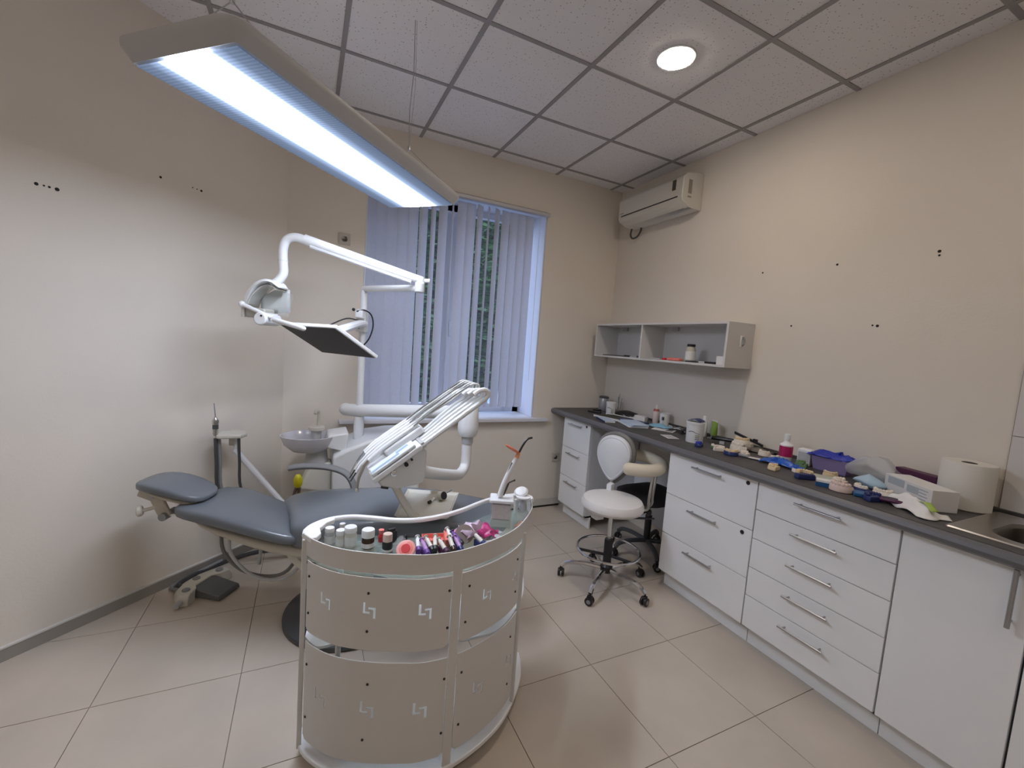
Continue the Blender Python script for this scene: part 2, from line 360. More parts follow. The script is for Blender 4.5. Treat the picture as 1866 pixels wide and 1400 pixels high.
m2 = nt.nodes.new('ShaderNodeMath'); m2.operation = 'MULTIPLY'; m2.inputs[1].default_value = PANEL_E; nt.links.new(mm_.outputs[0], m2.inputs[0])
c2 = nt.nodes.new('ShaderNodeValToRGB'); nt.links.new(ab.outputs[0], c2.inputs['Fac']); c2.color_ramp.elements[0].color = (.76,.82,.97,1); c2.color_ramp.elements[0].position = .05; c2.color_ramp.elements[1].color = (.50,.66,1,1); c2.color_ramp.elements[1].position = .11; nt.links.new(c2.outputs[0], e_.inputs[0]); nt.links.new(m2.outputs[0], e_.inputs[1]); nt.links.new(e_.outputs[0], o_.inputs[0])
MB().box(-.597*LS, .597*LS, -.185*LS, .185*LS, -.009, -.006).done('diffuser', dm, lamp, smooth=False)
MB().box(-.5, .5, -.10, .10, .066, .069).done('added_uplight_panel', emis('added_uplight', (.95,.90,.95), .30), lamp, smooth=False)  # added glowing sheet that lifts the ceiling brightness
import math as _m
ca, sa = math.cos(lamp.rotation_euler.z), math.sin(lamp.rotation_euler.z)
def lw(x, y, z): return V(lamp.location.x+ca*x-sa*y, lamp.location.y+sa*x+ca*y, lamp.location.z+z)
for sx_, top in ((1, V(-2.106, -1.027, H)), (-1, V(-2.754, -1.687, H))):
    j = lw(sx_*.465, 0, .225)
    MB().tube([top, top.lerp(j,.4)+V(.006,.004,0), top.lerp(j,.7)+V(-.006,0,0), j], .0022, 5).tube([top+V(.008,0,0), top.lerp(j,.5)+V(.016,0,0), j], .0012, 4).done('hanging_wire', alum, lamp, world=True)
    for sy in (-1, 1): MB().tube([j, lw(sx_*.56, sy*.21, .042)], .0020, 5).done('wire_leg', alum, lamp, world=True)
    MB().cyl(j-V(0,0,.006), j+V(0,0,.012), .007).done('wire_clamp', alum, lamp, world=True)
# recessed downlights (one in view, the rear ones unseen and added as fill)
warm = emis('downlight_glow', (1.0, .87, .73), SPOT_E)
warm_fill = emis('fill_downlight_glow', (1.0, .89, .78), SPOT_E*.42)
def downlight(x, y, lab, wm_=None):
    t = thing('ceiling_downlight', lab, 'lamp', (x, y, H), 0)
    MB().lathe([(.094,-.004),(.098,0),(.098,.002)], (0,0,0), 32).done('trim_ring', plast, t)
    MB().lathe([(.082,-.0065),(.082,-.0035)], (0,0,0), 32).done('glowing_disc', wm_ or warm, t)
downlight(-.875, -1.475, 'round glowing downlight recessed in the ceiling above the worktop')
downlight(-3.9, -2.7, 'added unseen fill downlight in the ceiling behind on the left', warm_fill)
downlight(-1.5, -3.9, 'added unseen fill downlight in the ceiling behind on the right', warm_fill)
downlight(-3.3, -4.2, 'added unseen fill downlight in the ceiling at the back left corner', warm_fill)
downlight(-.4, -3.3, 'added unseen fill downlight in the ceiling behind, above the sink', warm_fill)

# hedge along the far side of the yard
hd = bmesh.new(); random.seed(11)
for k in range(16000):
    c = V(random.uniform(-4, 10), 8.0+random.uniform(-.35, .35), random.uniform(-.5, 5.6)); M = Matrix.Translation(c) @ Matrix.Rotation(random.uniform(0, 6), 4, 'Z') @ Matrix.Rotation(random.uniform(-1, 1), 4, 'X')
    s_ = random.uniform(.09, .16); hd.faces.new([hd.verts.new(M @ V(*p)) for p in ((-s_,0,0),(0,s_*.5,.01),(s_,0,0),(0,-s_*.5,.01))])
mm = MB(); mm.b.free(); mm.b = hd
hd = mm.done('tall_hedge', leafm, smooth=False); hd['kind'] = 'stuff'; tag(hd, 'tall dark green hedge far behind the trees outside the window', 'hedge')

gw = MB().box(-7, 14, 8.6, 8.8, -.5, 6.5).done('wall_sky_blocker', mat('dark_sky_blocker', (.05, .035, .03), .9, noise=.3, nscale=9)); struct(gw)  # unseen wall added to block bright sky behind the foliage
# ------------------------------------------------------------ worktop, cabinets, sink
FX = -.405
topm = mat('worktop_laminate', (.062, .058, .058), .5, noise=.22, nscale=14, bump=.08)
SY0, SY1 = -3.25, -2.60      # sink cut-out along y
sink_hole = (-.33, .07)
m = MB()
def wtop(x0, x1, y0, y1): m.box(x0, x1, y0, y1, .905, .955)
wtop(-.435, sink_hole[0], -3.75, YW); wtop(sink_hole[1], XR, -3.75, YW); wtop(sink_hole[0], sink_hole[1], SY1, YW); wtop(sink_hole[0], sink_hole[1], -3.75, SY0)
wt = m.done('worktop', topm, smooth=False); tag(wt, 'long dark grey laminate worktop along the right wall', 'worktop')
wt2 = MB().tube([(-.437, -3.75, .93), (-.437, YW, .93)], .0245, 10).done('front_edge', mat('worktop_edge', (.125, .125, .135), .35), wt)
MB().box(XR-.016, XR, -3.75, YW, .955, .972).done('upstand', topm, wt, bevel=.003)
def bar_handle(par, a, b_, off=(-.028, 0, 0), r=.0055):
    a, b_, off = Vector(a), Vector(b_), Vector(off); u = (b_-a).normalized()
    h = MB().cyl(a+off, b_+off, r, n=10).done('handle', alum, par, world=True)
    for p in (a+u*.02, b_-u*.02): MB().cyl(p, p+off, .004, n=8).done('standoff', alum, h, world=True)
def cabinet(name, y0, y1, drawers, label, locks=(), hl=.20, doors=None):
    t = thing(name, label, 'cabinet', (-.13, (y0+y1)/2, 0))
    W = lambda *a, nm='carcass', mt=boardside: MB().box(*a).done(nm, mt, t, world=True, bevel=.001, seg=1)
    W(FX+.02, XR, y0+.0, y0+.016, .10, .903); W(FX+.02, XR, y1-.016, y1, .10, .903)
    W(FX+.02, XR, y0, y1, .10, .116, nm='bottom_panel'); W(XR-.01, XR, y0, y1, .1, .903, nm='back_panel')
    W(FX+.02, FX+.026, y0+.016, y1-.016, .116, .903, nm='inner_panel', mt=darkg)
    W(FX+.065, FX+.08, y0, y1, 0, .10, nm='plinth', mt=board)
    g = .0018
    for k, (z0, z1) in enumerate(drawers or []):
        d = MB().box(FX, FX+.018, y0+g, y1-g, z0+g, z1-g).done('drawer_front', board, t, world=True, bevel=.0012, seg=1)
        zc = z1-.045; yc = (y0+y1)/2
        bar_handle(d, (FX, yc-hl/2, zc), (FX, yc+hl/2, zc))
        if k in locks:
            MB().cyl((FX+.002, y0+.055, z1-.03), (FX-.003, y0+.055, z1-.03), .011, n=14).done('lock', black, d, world=True)
    for (a, b_, hy) in (doors or []):
        d = MB().box(FX, FX+.018, a+g, b_-g, .115, .903).done('door', board, t, world=True, bevel=.0012, seg=1)
        bar_handle(d, (FX, hy, .70), (FX, hy, .90), r=.007)
    return t
cabinet('drawer_cabinet', -.41, -.005, [(.638,.903),(.376,.638),(.115,.376)], 'narrow white three-drawer cabinet under the worktop next to the window', locks=(0,), hl=.19)
cabinet('drawer_cabinet', -1.875, -1.272, [(.632,.903),(.370,.632),(.115,.370)], 'wide white cabinet with three drawers and two black locks right of the stool', locks=(0, 1))
cabinet('drawer_cabinet', -2.473, -1.878, [(.752,.903),(.597,.752),(.441,.597),(.287,.441),(.115,.287)], 'white cabinet with five shallow drawers in the middle of the run', hl=.20)
cabinet('sink_cabinet', -3.18, -2.476, None, 'white cabinet with tall doors under the steel sink', doors=[(-2.824, -2.476, -2.785), (-3.18, -2.828, -2.865)])
# knee space back panel
kb = MB().box(XR-.03, XR-.012, -1.268, -.414, .10, .60).done('modesty_panel', boardside, None, bevel=.002); tag(kb, 'grey back panel low in the knee space behind the stools', 'panel')
# sink
sk = thing('steel_sink', 'stainless steel inset sink with a rounded bowl in the worktop', 'sink', (-.13, -2.93, .955))
def rr(x0, x1, y0, y1, r, z, n=6):
    P = []
    for cx, cy, a0 in ((x1-r, y1-r, 0), (x0+r, y1-r, 90), (x0+r, y0+r, 180), (x1-r, y0+r, 270)):
        for k in range(n+1): a = math.radians(a0+90*k/n); P.append((cx+r*math.cos(a), cy+r*math.sin(a), z))
    return P
MB().loft([rr(-.365,.105,-3.32,-2.575,.01,.956), rr(-.36,.10,-3.315,-2.58,.01,.961), rr(-.345,.085,-3.30,-2.60,.02,.958), rr(-.30,.03,-3.20,-2.66,.09,.957)], caps=False).done('rim_plate', steel, sk, world=True)
MB().loft([rr(-.30,.03,-3.20,-2.66,.09,.957), rr(-.29,.02,-3.19,-2.67,.09,.945), rr(-.28,.01,-3.18,-2.68,.08,.83), rr(-.24,-.03,-3.14,-2.72,.05,.815)], caps=False).sheet(lambda u, v: (-.24+.21*u, -3.14+.42*v, .815), 2, 2).done('sink_bowl', mat('shaded_bowl_steel', (.20,.18,.16), .38, 1.0), sk, world=True)  # bowl steel darker than the rim, its inner shade put into the colour
MB().lathe([(.035,0),(.035,.004),(.02,.002)], (-.13,-2.93,.816), 16).done('drain', chrome, sk, world=True)
# sockets
def socket(lab, p, n, s=.08):
    t = thing('wall_socket', lab, 'socket', p); nn = Vector(n); tt = nn.cross(V(0,0,1)); 
    q = nn.to_track_quat('Z', 'Y').to_matrix().to_4x4()
    MB().obox((0,0,.005), (s, s, .010)).done('plate', mat('socket_cream', (.50,.47,.42), .4), t, bevel=.002).matrix_local = q
    MB().lathe([(.022,.010),(.019,.0102),(.018,.004)], n=16).done('insert', mat('socket_inner', (.33,.31,.28), .5), t).matrix_local = q
socket('white wall socket high beside the window', (-2.31, YW, 2.184), (0,-1,0))
socket('white wall socket low beside the narrow drawer cabinet', (-.375, YW, .479), (0,-1,0))
# ------------------------------------------------------------ wall shelf and its things
sh = thing('wall_shelf', 'white open two-bay shelf box mounted on the right wall', 'shelf', (XR, -.67, 1.46))
y0, y1, z0, z1, xf = -1.365, .03, 1.464, 1.762, -.115; T = .016
for nm, a in (('bottom_board',(xf,XR,y0,y1,z0,z0+T)),('top_board',(xf,XR,y0,y1,z1-T,z1)),('side_board',(xf,XR,y0,y0+T,z0+T,z1-T)),('side_board',(xf,XR,y1-T,y1,z0+T,z1-T)),('divider',(xf+.002,XR,-.58,-.564,z0+T,z1-T)),('back_board',(XR-.008,XR,y0+T,y1-T,z0+T,z1-T))):
    MB().box(*a).done(nm, mat('shelf_white', (.62,.61,.60), .45), sh, world=True, bevel=.001, seg=1)
for y in (-.10, -.70): MB().box(XR-.03, XR-.008, y-.03, y+.03, z1-.05, z1-T).done('hanging_bracket', pale, sh, world=True, bevel=.002)
ZS = z0+T
hk = thing('key_holder', 'small white plastic holder on the end of the wall shelf', 'holder', (.02, y0, 1.64))
MB().obox((0,-.004,0), (.032,.008,.075)).done('backplate', plast, hk, bevel=.003); MB().tube([(0,-.008,.03),(.004,-.018,.01),(0,-.018,-.015),(0,-.008,-.028)], .006, 8, smooth=4).done('hook', midg, hk)
def small(name, lab, cat, c, dims, m_, rot=0, group=None, bev=.002, z=None):
    o = MB().obox((0,0,dims[2]/2), dims).done(name, m_, None, bevel=bev); o.location = (c[0], c[1], c[2]); o.rotation_euler = (0,0,rot); return tag(o, lab, cat, group)
small('dark_tray', 'flat dark tray lying in the left bay of the wall shelf', 'tray', (-.03,-.19,ZS), (.10,.26,.008), darkg, .05)
small('small_box', 'small black clip in the left bay of the wall shelf', 'clip', (-.06,-.37,ZS), (.03,.05,.015), black, .3)
small('small_box', 'small grey packet by the divider of the wall shelf', 'packet', (-.06,-.45,ZS), (.04,.07,.012), pale, -.2)
small('small_box', 'small dark cap beside the divider in the left shelf bay', 'cap', (-.07,-.52,ZS), (.02,.03,.018), darkg, .4)
def jar(name, lab, c, r, h, bm_, cap, caph=.02, capr=None, neck=.85, labm=None, group=None, cat='bottle', lz=(.15,.7), n=20):
    t = thing(name, lab, cat, c, 0, group); capr = capr or r*.8
    bh = h-caph
    MB().lathe([(r*.93,0),(r,.004),(r,bh*.78),(r*neck,bh*.9),(capr*.85,bh)], n=n).done('body', bm_, t)
    MB().lathe([(capr,bh),(capr,h-.003),(capr*.92,h)], n=n).done('cap', cap, t)
    if labm: MB().lathe([(r+.0006,bh*lz[0]),(r+.0006,bh*lz[1])], n=n).done('label', labm, t)
    return t
jar('bottle', 'beige jar with a black cap on the wall shelf', (-.02,-1.0,ZS), .036, .13, mat('jar_beige', (.48,.45,.38), .35), black, .018, labm=paper)
t = small('orange_case', 'orange plastic piece lying in the right bay of the wall shelf', 'case', (-.05,-.885,ZS), (.05,.11,.022), salmon, .1, bev=.008)
small('red_piece', 'small dark red piece beside the orange case', 'cap', (-.07,-.80,ZS), (.02,.035,.016), red)
small('green_sachet', 'flat pale green sachet behind the orange case on the shelf', 'sachet', (.04,-.92,ZS), (.05,.13,.02), mat('green_sachet', (.33,.42,.30), .6), bev=.006)
small('black_case', 'flat black case in front of the jar on the wall shelf', 'case', (-.07,-1.07,ZS), (.04,.10,.010), black, .05)
small('grey_sachet', 'small crumpled grey sachet in the right bay of the shelf', 'sachet', (-.05,-1.14,ZS), (.04,.05,.012), pale, .5, bev=.004)
small('black_case', 'flat black case beside the white cube on the shelf', 'case', (-.06,-1.225,ZS), (.05,.09,.014), black, -.1)
t = small('white_cube_box', 'small white cube box at the right end of the wall shelf', 'box', (-.075,-1.31,ZS), (.045,.05,.055), paper, 0)
small('pale_sachet', 'pale sachet just right of the shelf divider', 'sachet', (-.04,-.68,ZS), (.05,.12,.010), pale, .1, bev=.003)
# ------------------------------------------------------------ air conditioner
ac = thing('air_conditioner', 'white wall-mounted air conditioner above the shelf near the window', 'air conditioner', (XR, -.44, 2.64))
acm = mat('aircon_plastic', (.60,.58,.53), .35)
prof = [(XR,2.895),(XR-.05,2.90),(XR-.17,2.875),(XR-.205,2.84),(XR-.205,2.69),(XR-.19,2.665),(XR-.12,2.635),(XR-.02,2.625),(XR,2.63)]
MB().loft([[(x,y,z) for x, z in prof] for y in (-.805,-.80,-.085,-.08)]).done('housing', acm, ac, world=True, bevel=.006)
MB().box(XR-.2085,XR-.203,-.76,-.12,2.700,2.708).done('air_slot', black, ac, world=True, smooth=False)
MB().quadbox([(XR-.208,-.755,2.698),(XR-.135,-.755,2.633),(XR-.135,-.125,2.633),(XR-.208,-.125,2.698),(XR-.204,-.755,2.700),(XR-.131,-.755,2.638),(XR-.131,-.125,2.638),(XR-.204,-.125,2.700)]).done('louvre', acm, ac, world=True, bevel=.003)
MB().box(XR-.2075,XR-.204,-.735,-.700,2.760,2.835).done('display', mat('aircon_display', (.045,.04,.03), .3), ac, world=True, smooth=False)
MB().box(XR-.150,XR-.115,-.8065,-.804,2.73,2.83).done('rating_label', mat('rating_label', (.28,.26,.21), .6), ac, world=True, smooth=False)
MB().box(XR-.150,XR-.115,-.8065,-.804,2.70,2.712).done('small_label', mat('rating_label', (.28,.26,.21), .6), ac, world=True, smooth=False)
MB().box(XR-.206,XR-.2045,-.15,-.105,2.724,2.731).done('badge', midg, ac, world=True, smooth=False)
MB().tube([(XR-.06,-.10,2.63),(XR-.055,-.085,2.58),(XR-.05,-.11,2.545),(XR-.04,-.16,2.555),(XR-.03,-.185,2.60),(XR-.03,-.19,2.63)], .008, 8, smooth=4).done('drain_hose', darkg, ac, world=True)
# ------------------------------------------------------------ stools
def castor(par, c, dr, wheelm=black):
    x, y, z = c; u = Vector((dr[0], dr[1], 0)).normalized(); nrm = V(-u.y, u.x, 0)
    k = MB().cyl((x,y,.05), (x,y,.075), .006, n=8).obox((x,y,.047), (.03,.022,.022), math.atan2(u.y,u.x)).done('castor', wheelm, par, world=True, bevel=.003)
    for s_ in (-1, 1):
        p = V(x, y, .026)+nrm*(.013*s_)
        MB().lathe([(.020,-.008),(.0255,-.006),(.0255,.006),(.020,.008)], p, 18, nrm).done('wheel', wheelm, k, world=True)
        MB().lathe([(.013,-.0086),(.013,.0086)], p, 12, nrm).done('wheel_hub', midg, k, world=True)
def star_base(par, cx, cy, a0, R, legm, hub=darkg, r0=.014):
    for k in range(5):
        a = math.radians(a0+72*k); u = V(math.cos(a), math.sin(a), 0); c = V(cx, cy, 0)
        MB().tube([c+u*.02+V(0,0,.105), c+u*R*.5+V(0,0,.112), c+u*R*.85+V(0,0,.100), c+u*R+V(0,0,.070)], r0, 8, smooth=4).done('leg', legm, par, world=True)
        castor(par, (c+u*R)[:], (-u.y, u.x, 0))
CX, CY = -.735, -1.15
st = thing('dental_stool', 'white wheeled stool with teardrop backrest and ivory arm support', 'stool', (CX, CY, 0))
star_base(st, CX, CY, -146, .29, chrome)
MB().lathe([(.035,.085),(.04,.10),(.04,.125),(.027,.14),(.027,.30),(.024,.305)], (CX,CY,0), 18).done('column_cover', black, st, world=True)
MB().cyl((CX,CY,.30),(CX,CY,.50), .014).done('gas_lift', chrome, st, world=True)
fr_ = MB().tube([(CX+.20*math.cos(a*math.pi/24), CY+.20*math.sin(a*math.pi/24), .235) for a in range(49)], .008, 8).done('foot_ring', chrome, st, world=True)
for k in range(3):
    a = math.radians(40+120*k); MB().tube([(CX+.025*math.cos(a),CY+.025*math.sin(a),.20),(CX+.195*math.cos(a),CY+.195*math.sin(a),.232)], .009, 6).done('ring_spoke', black, fr_, world=True)
MB().lathe([(.12,.505),(.185,.512),(.198,.53),(.198,.55),(.185,.573),(.14,.585),(.05,.588)], (CX,CY,0), 40).done('seat', whitev, st, world=True)
MB().box(CX-.07,CX+.07,CY-.06,CY+.06,.48,.506).box(CX-.14,CX-.08,CY-.03,CY+.03,.455,.506).done('seat_mechanism', plast, st, world=True, bevel=.006)
MB().tube([(CX+.02,CY-.10,.485),(CX+.18,CY-.12,.47),(CX+.24,CY-.13,.465)], .007, 8).done('lever', black, st, world=True)
# backrest
BC = V(-.60, -.965, .785); nB = V(-.90, -.42, .05).normalized(); tB = V(0,0,1).cross(nB).normalized(); uB = nB.cross(tB).normalized()
def bshape(k, off, n=36):
    P = []
    for i in range(n):
        a = 2*math.pi*i/n; x = math.cos(a); z = math.sin(a)
        wdt = .128*(1 + .24*z) if z > 0 else .128*(1 - .48*(-z)**1.2)
        P.append(BC + tB*(x*wdt*k) + uB*(z*.165*k) + nB*off)
    return P
MB().loft([bshape(.80,-.060), bshape(1.02,-.050), bshape(1.10,-.030), bshape(1.10,-.012), bshape(1.02,.0)]).done('back_shell', mat('back_shell', (.17,.17,.165), .45), st, world=True)
MB().loft([bshape(.95,-.002), bshape(.97,.012), bshape(.93,.026), bshape(.86,.031), bshape(.83,.028), bshape(.80,.031), bshape(.3,.037)]).done('backrest', backv, st, world=True)
MB().tube([V(CX+.05,CY+.06,.50), V(-.615,-1.0,.52), V(-.60,-.965,.57), BC+uB*-.14+nB*-.01], .016, 8, smooth=3).obox((-.655,-1.02,.60), (.055,.035,.05), 0.5).done('back_bracket', plast, st, world=True, bevel=.003)
# ivory arm support: crescent on two rods
arm = [V(-.63,-1.155,.765), V(-.55,-1.21,.765), V(-.46,-1.225,.768), V(-.375,-1.19,.775), V(-.335,-1.10,.785), V(-.355,-1.01,.795), V(-.42,-.955,.80)]
MB().tube(spline(arm, 5), .041, 16).ball(arm[0], .0408, n=16).ball(arm[-1], .0408, n=16).done('arm_support', ivory, st, world=True)
for p, q in (((-.475,-1.215,.735), (-.48,-1.205,.505)), ((-.405,-1.175,.735), (-.41,-1.165,.52))):
    MB().tube([V(*p), V(q[0],q[1],.56), V(*q), V(q[0]-.03,q[1]+.01,.488), V(CX+.10,CY-.01,.485)], .009, 8, smooth=3).done('support_rod', steel, st, world=True)
MB().obox((-.50,-1.16,.475), (.09,.06,.03), .3).done('rod_clamp', chrome, st, world=True, bevel=.004)
MB().ball((-.455,-1.19,.47), .02).done('clamp_knob', black, st, world=True)
# second stool under the worktop
X2, Y2 = -.16, -.90
s2 = thing('office_stool', 'black stool with star base pushed under the worktop', 'stool', (X2, Y2, 0))
star_base(s2, X2, Y2, 100, .27, darkg, r0=.017)
MB().cyl((X2,Y2,.09),(X2,Y2,.30), .025).done('column_cover', black, s2, world=True)
MB().cyl((X2,Y2,.30),(X2,Y2,.43), .013).done('gas_lift', chrome, s2, world=True)
MB().loft([rr(X2-.21+d, X2+.21-d, Y2-.2+d, Y2+.2-d, .09, z) for d, z in ((.03,.43),(0,.445),(0,.475),(.03,.495),(.09,.50))]).done('seat', mat('black_fabric', (.02,.018,.018), .8), s2, world=True)
# ------------------------------------------------------------ trolley
RIM = [(-2.525,-1.735),(-2.501,-1.787),(-2.454,-1.849),(-2.395,-1.899),(-2.315,-1.944),(-2.242,-1.974),(-2.162,-1.999),(-2.048,-1.998),(-1.905,-1.951),(-1.791,-1.881),(-1.669,-1.751),(-1.612,-1.644)]
BACK = [(-1.598,-1.61),(-1.613,-1.580),(-1.655,-1.563),(-1.723,-1.567),(-1.829,-1.601),(-1.952,-1.668),(-2.055,-1.703),(-2.142,-1.712),(-2.22,-1.692),(-2.293,-1.651),(-2.368,-1.619),(-2.444,-1.624),(-2.50,-1.662),(-2.522,-1.70)]
FR = spline([Vector((*p, 0)) for p in RIM], 12); BK = spline([Vector((*p, 0)) for p in BACK], 6)
arc = [0]
for a, b_ in zip(FR, FR[1:]): arc.append(arc[-1]+(b_-a).length)
def rp_(s_, z, off=0):
    s_ = max(0, min(arc[-1]-1e-5, s_)); i = max(k for k in range(len(arc)) if arc[k] <= s_); i = min(i, len(FR)-2)
    t = (s_-arc[i])/(arc[i+1]-arc[i]); p = FR[i].lerp(FR[i+1], t); d = (FR[i+1]-FR[i]).normalized()
    return V(p.x + d.y*off, p.y - d.x*off, z)
TC = V(-2.07, -1.80, 0)
def inset(P, k): # shrink outline
    out = []
    for i, p in enumerate(P):
        d = (P[(i+1)%len(P)]-P[i-1]).normalized(); out.append(V(p.x - d.y*k, p.y + d.x*k, 0))
    return out
OUT = [p for i, p in enumerate(FR) if i % 3 == 0] + BK[1:-1]
tr_ = thing('instrument_trolley', 'white kidney-shaped trolley on castors with cut-out pattern panels and glass top', 'trolley', (TC.x, TC.y, 0))
trm = mat('trolley_paint', (.64,.63,.62), .38)
MB().prism([p[:2] for p in inset(OUT, .006)], .752, .760).done('glass_top', glassm, tr_, world=True)
# rail band round the front
band = [FR[i] for i in range(0, len(FR), 3)]
def ribbon(m_, pts, z0, z1, th=.003):
    for k in range(len(pts)-1):
        pass
    R_ = []
    for i, p in enumerate(pts):
        d = (pts[min(i+1,len(pts)-1)]-pts[max(i-1,0)]).normalized(); nn = V(-d.y, d.x, 0)*th
        R_.append([(p.x,p.y,z0),(p.x+nn.x,p.y+nn.y,z0),(p.x+nn.x,p.y+nn.y,z1),(p.x,p.y,z1)])
    return m_.loft(R_)
ribbon(MB(), [BK[-8], BK[-5], BK[-2]]+band+[BK[3],BK[8]], .765, .832, .004).done('front_rail', trm, tr_, world=True)
MB().tube([(p.x,p.y,.825) for p in [FR[-1]]+BK+[FR[0]]], .0095, 10).done('top_rail', whitem, tr_, world=True)
def cap_pts(ps): return MB()
# broad left end of the rim
le = [(-2.528,-1.735),(-2.524,-1.70),(-2.502,-1.662),(-2.462,-1.63),(-2.425,-1.62),(-2.428,-1.642),(-2.455,-1.66),(-2.478,-1.70),(-2.475,-1.745),(-2.489,-1.775),(-2.507,-1.778)]
MB().prism(le[::-1], .815, .833).done('corner_cap', whitem, tr_, world=True, bevel=.003)
# curved panels with real cut-outs
def logo_rects(s0, z0, k=1.0):
    w_, h_, t_ = .0205*k, .0265*k, .0074*k
    return [(s0-w_, s0-w_+t_, z0-.011*k, z0+h_), (s0-w_+t_, s0+.002*k, z0-.011*k, z0-.011*k+t_), (s0-.002*k, s0+w_-t_, z0+.011*k-t_, z0+.011*k), (s0+w_-t_, s0+w_, z0-h_, z0+.011*k)]
def panel(s0, s1, z0, z1, logos, rad=.02):
    rects = [r for a, b_ in logos for r in logo_rects(a, b_, 1.0 if z0 > .3 else 1.12)]
    xs = sorted(set([s0+(s1-s0)*i/72 for i in range(73)] + [v for r in rects for v in r[:2]] + [s0+rad*k/4 for k in range(1,4)] + [s1-rad*k/4 for k in range(1,4)]))
    zs = sorted(set([z0, z1] + [z0+rad*k/4 for k in range(1,5)] + [v for r in rects for v in r[2:]]))
    b_ = MB(); vg = {}
    def vert(x, z):
        if (x, z) not in vg: vg[(x, z)] = b_.b.verts.new(rp_(x, z, .0))
        return vg[(x, z)]
    for xa, xb in zip(xs, xs[1:]):
        for za, zb in zip(zs, zs[1:]):
            xc, zc = (xa+xb)/2, (za+zb)/2
            if any(r[0] < xc < r[1] and r[2] < zc < r[3] for r in rects): continue
            cx = s0+rad if xc < s0+rad else (s1-rad if xc > s1-rad else None)
            if cx is not None and zc < z0+rad and math.hypot(xc-cx, zc-(z0+rad)) > rad: continue
            b_.b.faces.new([vert(xa,za), vert(xb,za), vert(xb,zb), vert(xa,zb)])
    return b_.done('curved_panel', trm, tr_, world=True, solid=.003, smooth=False)
UP, LO = (.508, .752), (.115, .468)
p_ = [panel(.030, .540, *UP, [(.127,.645),(.282,.642),(.458,.642)]), panel(.578, .905, *UP, [(.690,.638),(.852,.638)]),
      panel(.030, .540, *LO, [(.119,.305),(.287,.302),(.458,.300)]), panel(.578, .905, *LO, [(.675,.297),(.852,.298)])]
for k, lst in enumerate(([(.278,.70),(.278,.572),(.533,.703),(.533,.575),(.047,.703),(.047,.575)], [(.606,.70),(.598,.575),(.867,.70),(.867,.57)], [(.287,.392),(.278,.197),(.533,.395),(.533,.20),(.047,.392),(.047,.20)], [(.596,.395),(.596,.203),(.852,.395),(.852,.20)])):
    for s_, z in lst:
        a = rp_(s_, z, .0005); b_ = rp_(s_, z, .005); MB().lathe([(.0045,0),(.0045,.003),(.003,.0045)], a, 8, b_-a).done('screw', black, p_[k], world=True)
bkm = mat('added_milky_backing', (.85,.87,.90), .4); _nt = bkm.node_tree; _t = _nt.nodes.new('ShaderNodeBsdfTranslucent'); _t.inputs[0].default_value = (1,1,1,1); _m = _nt.nodes.new('ShaderNodeMixShader'); _m.inputs[0].default_value = .95
_nt.links.new(_nt.nodes['Principled BSDF'].outputs[0], _m.inputs[1]); _nt.links.new(_t.outputs[0], _m.inputs[2]); _nt.links.new(_m.outputs[0], _nt.nodes['Material Output'].inputs[0])
for q_, lst in ((0, (.127,.282,.458)), (1, (.690,.852)), (2, (.119,.287,.458)), (3, (.675,.852))):
    for s_ in lst:
        zc = .642 if q_ < 2 else .300
        MB().sheet(lambda u, v: rp_(s_-.032+.064*u, zc-.040+.080*v, -.006), 6, 1).done('added_logo_backing', bkm, p_[q_], world=True)  # translucent sheets added so the cut-outs look bright
# posts
a = rp_(.008, 0); MB().box(a.x-.011, a.x+.005, a.y-.004, a.y+.028, .055, .815).done('post', trm, tr_, world=True, bevel=.002)
pa, pb = rp_(.544, 0, .001), rp_(.575, 0, .001); dd = (pb-pa).normalized(); nn = V(-dd.y, dd.x, 0)*.007
MB().prism([pa[:2], pb[:2], (pb+nn)[:2], (pa+nn)[:2]], .055, .79).done('post', trm, tr_, world=True, bevel=.001)
for s_ in (.93,): 
    a = rp_(s_, 0); MB().cyl((a.x,a.y,.055),(a.x,a.y,.78), .009).done('post', trm, tr_, world=True)
for q in ((-1.66,-1.585),(-2.40,-1.645)): MB().cyl((q[0],q[1],.055),(q[0],q[1],.815), .010).done('post', trm, tr_, world=True)
# shelves
MB().prism([p[:2] for p in inset(OUT, -.006)], .050, .068).done('base_shelf', whitem, tr_, world=True, bevel=.003)
IN = inset(OUT, .010)
nf = len([i for i in range(len(FR)) if i % 3 == 0])
sh_ = []
for i, p in enumerate(IN):
    if i < nf:
        u = i/(nf-1); k = max(0, math.sin(math.pi*(u-.12)/.62)) if .12 < u < .74 else 0
        p = V(p.x, p.y + .13*k, 0)
    sh_.append(p[:2])
MB().prism(sh_, .452, .462).done('middle_shelf', whitem, tr_, world=True, bevel=.002)
# drawer box of the upper tier seen through the cut-outs
for (x, y) in ((-2.49,-1.715),(-2.10,-2.01),(-1.655,-1.66),(-1.70,-1.60)):
    c = V(x, y, 0) + (TC-V(x,y,0)).normalized()*.02
    wh = MB().cyl((c.x,c.y,.045),(c.x,c.y,.055), .012).done('castor', midg, tr_, world=True)
    MB().lathe([(.014,-.012),(.0235,-.010),(.0235,.010),(.014,.012)], (c.x,c.y,.0235), 16, (.8,.6,0)).done('wheel', mat('castor_rubber', (.05,.06,.05), .5), wh, world=True)
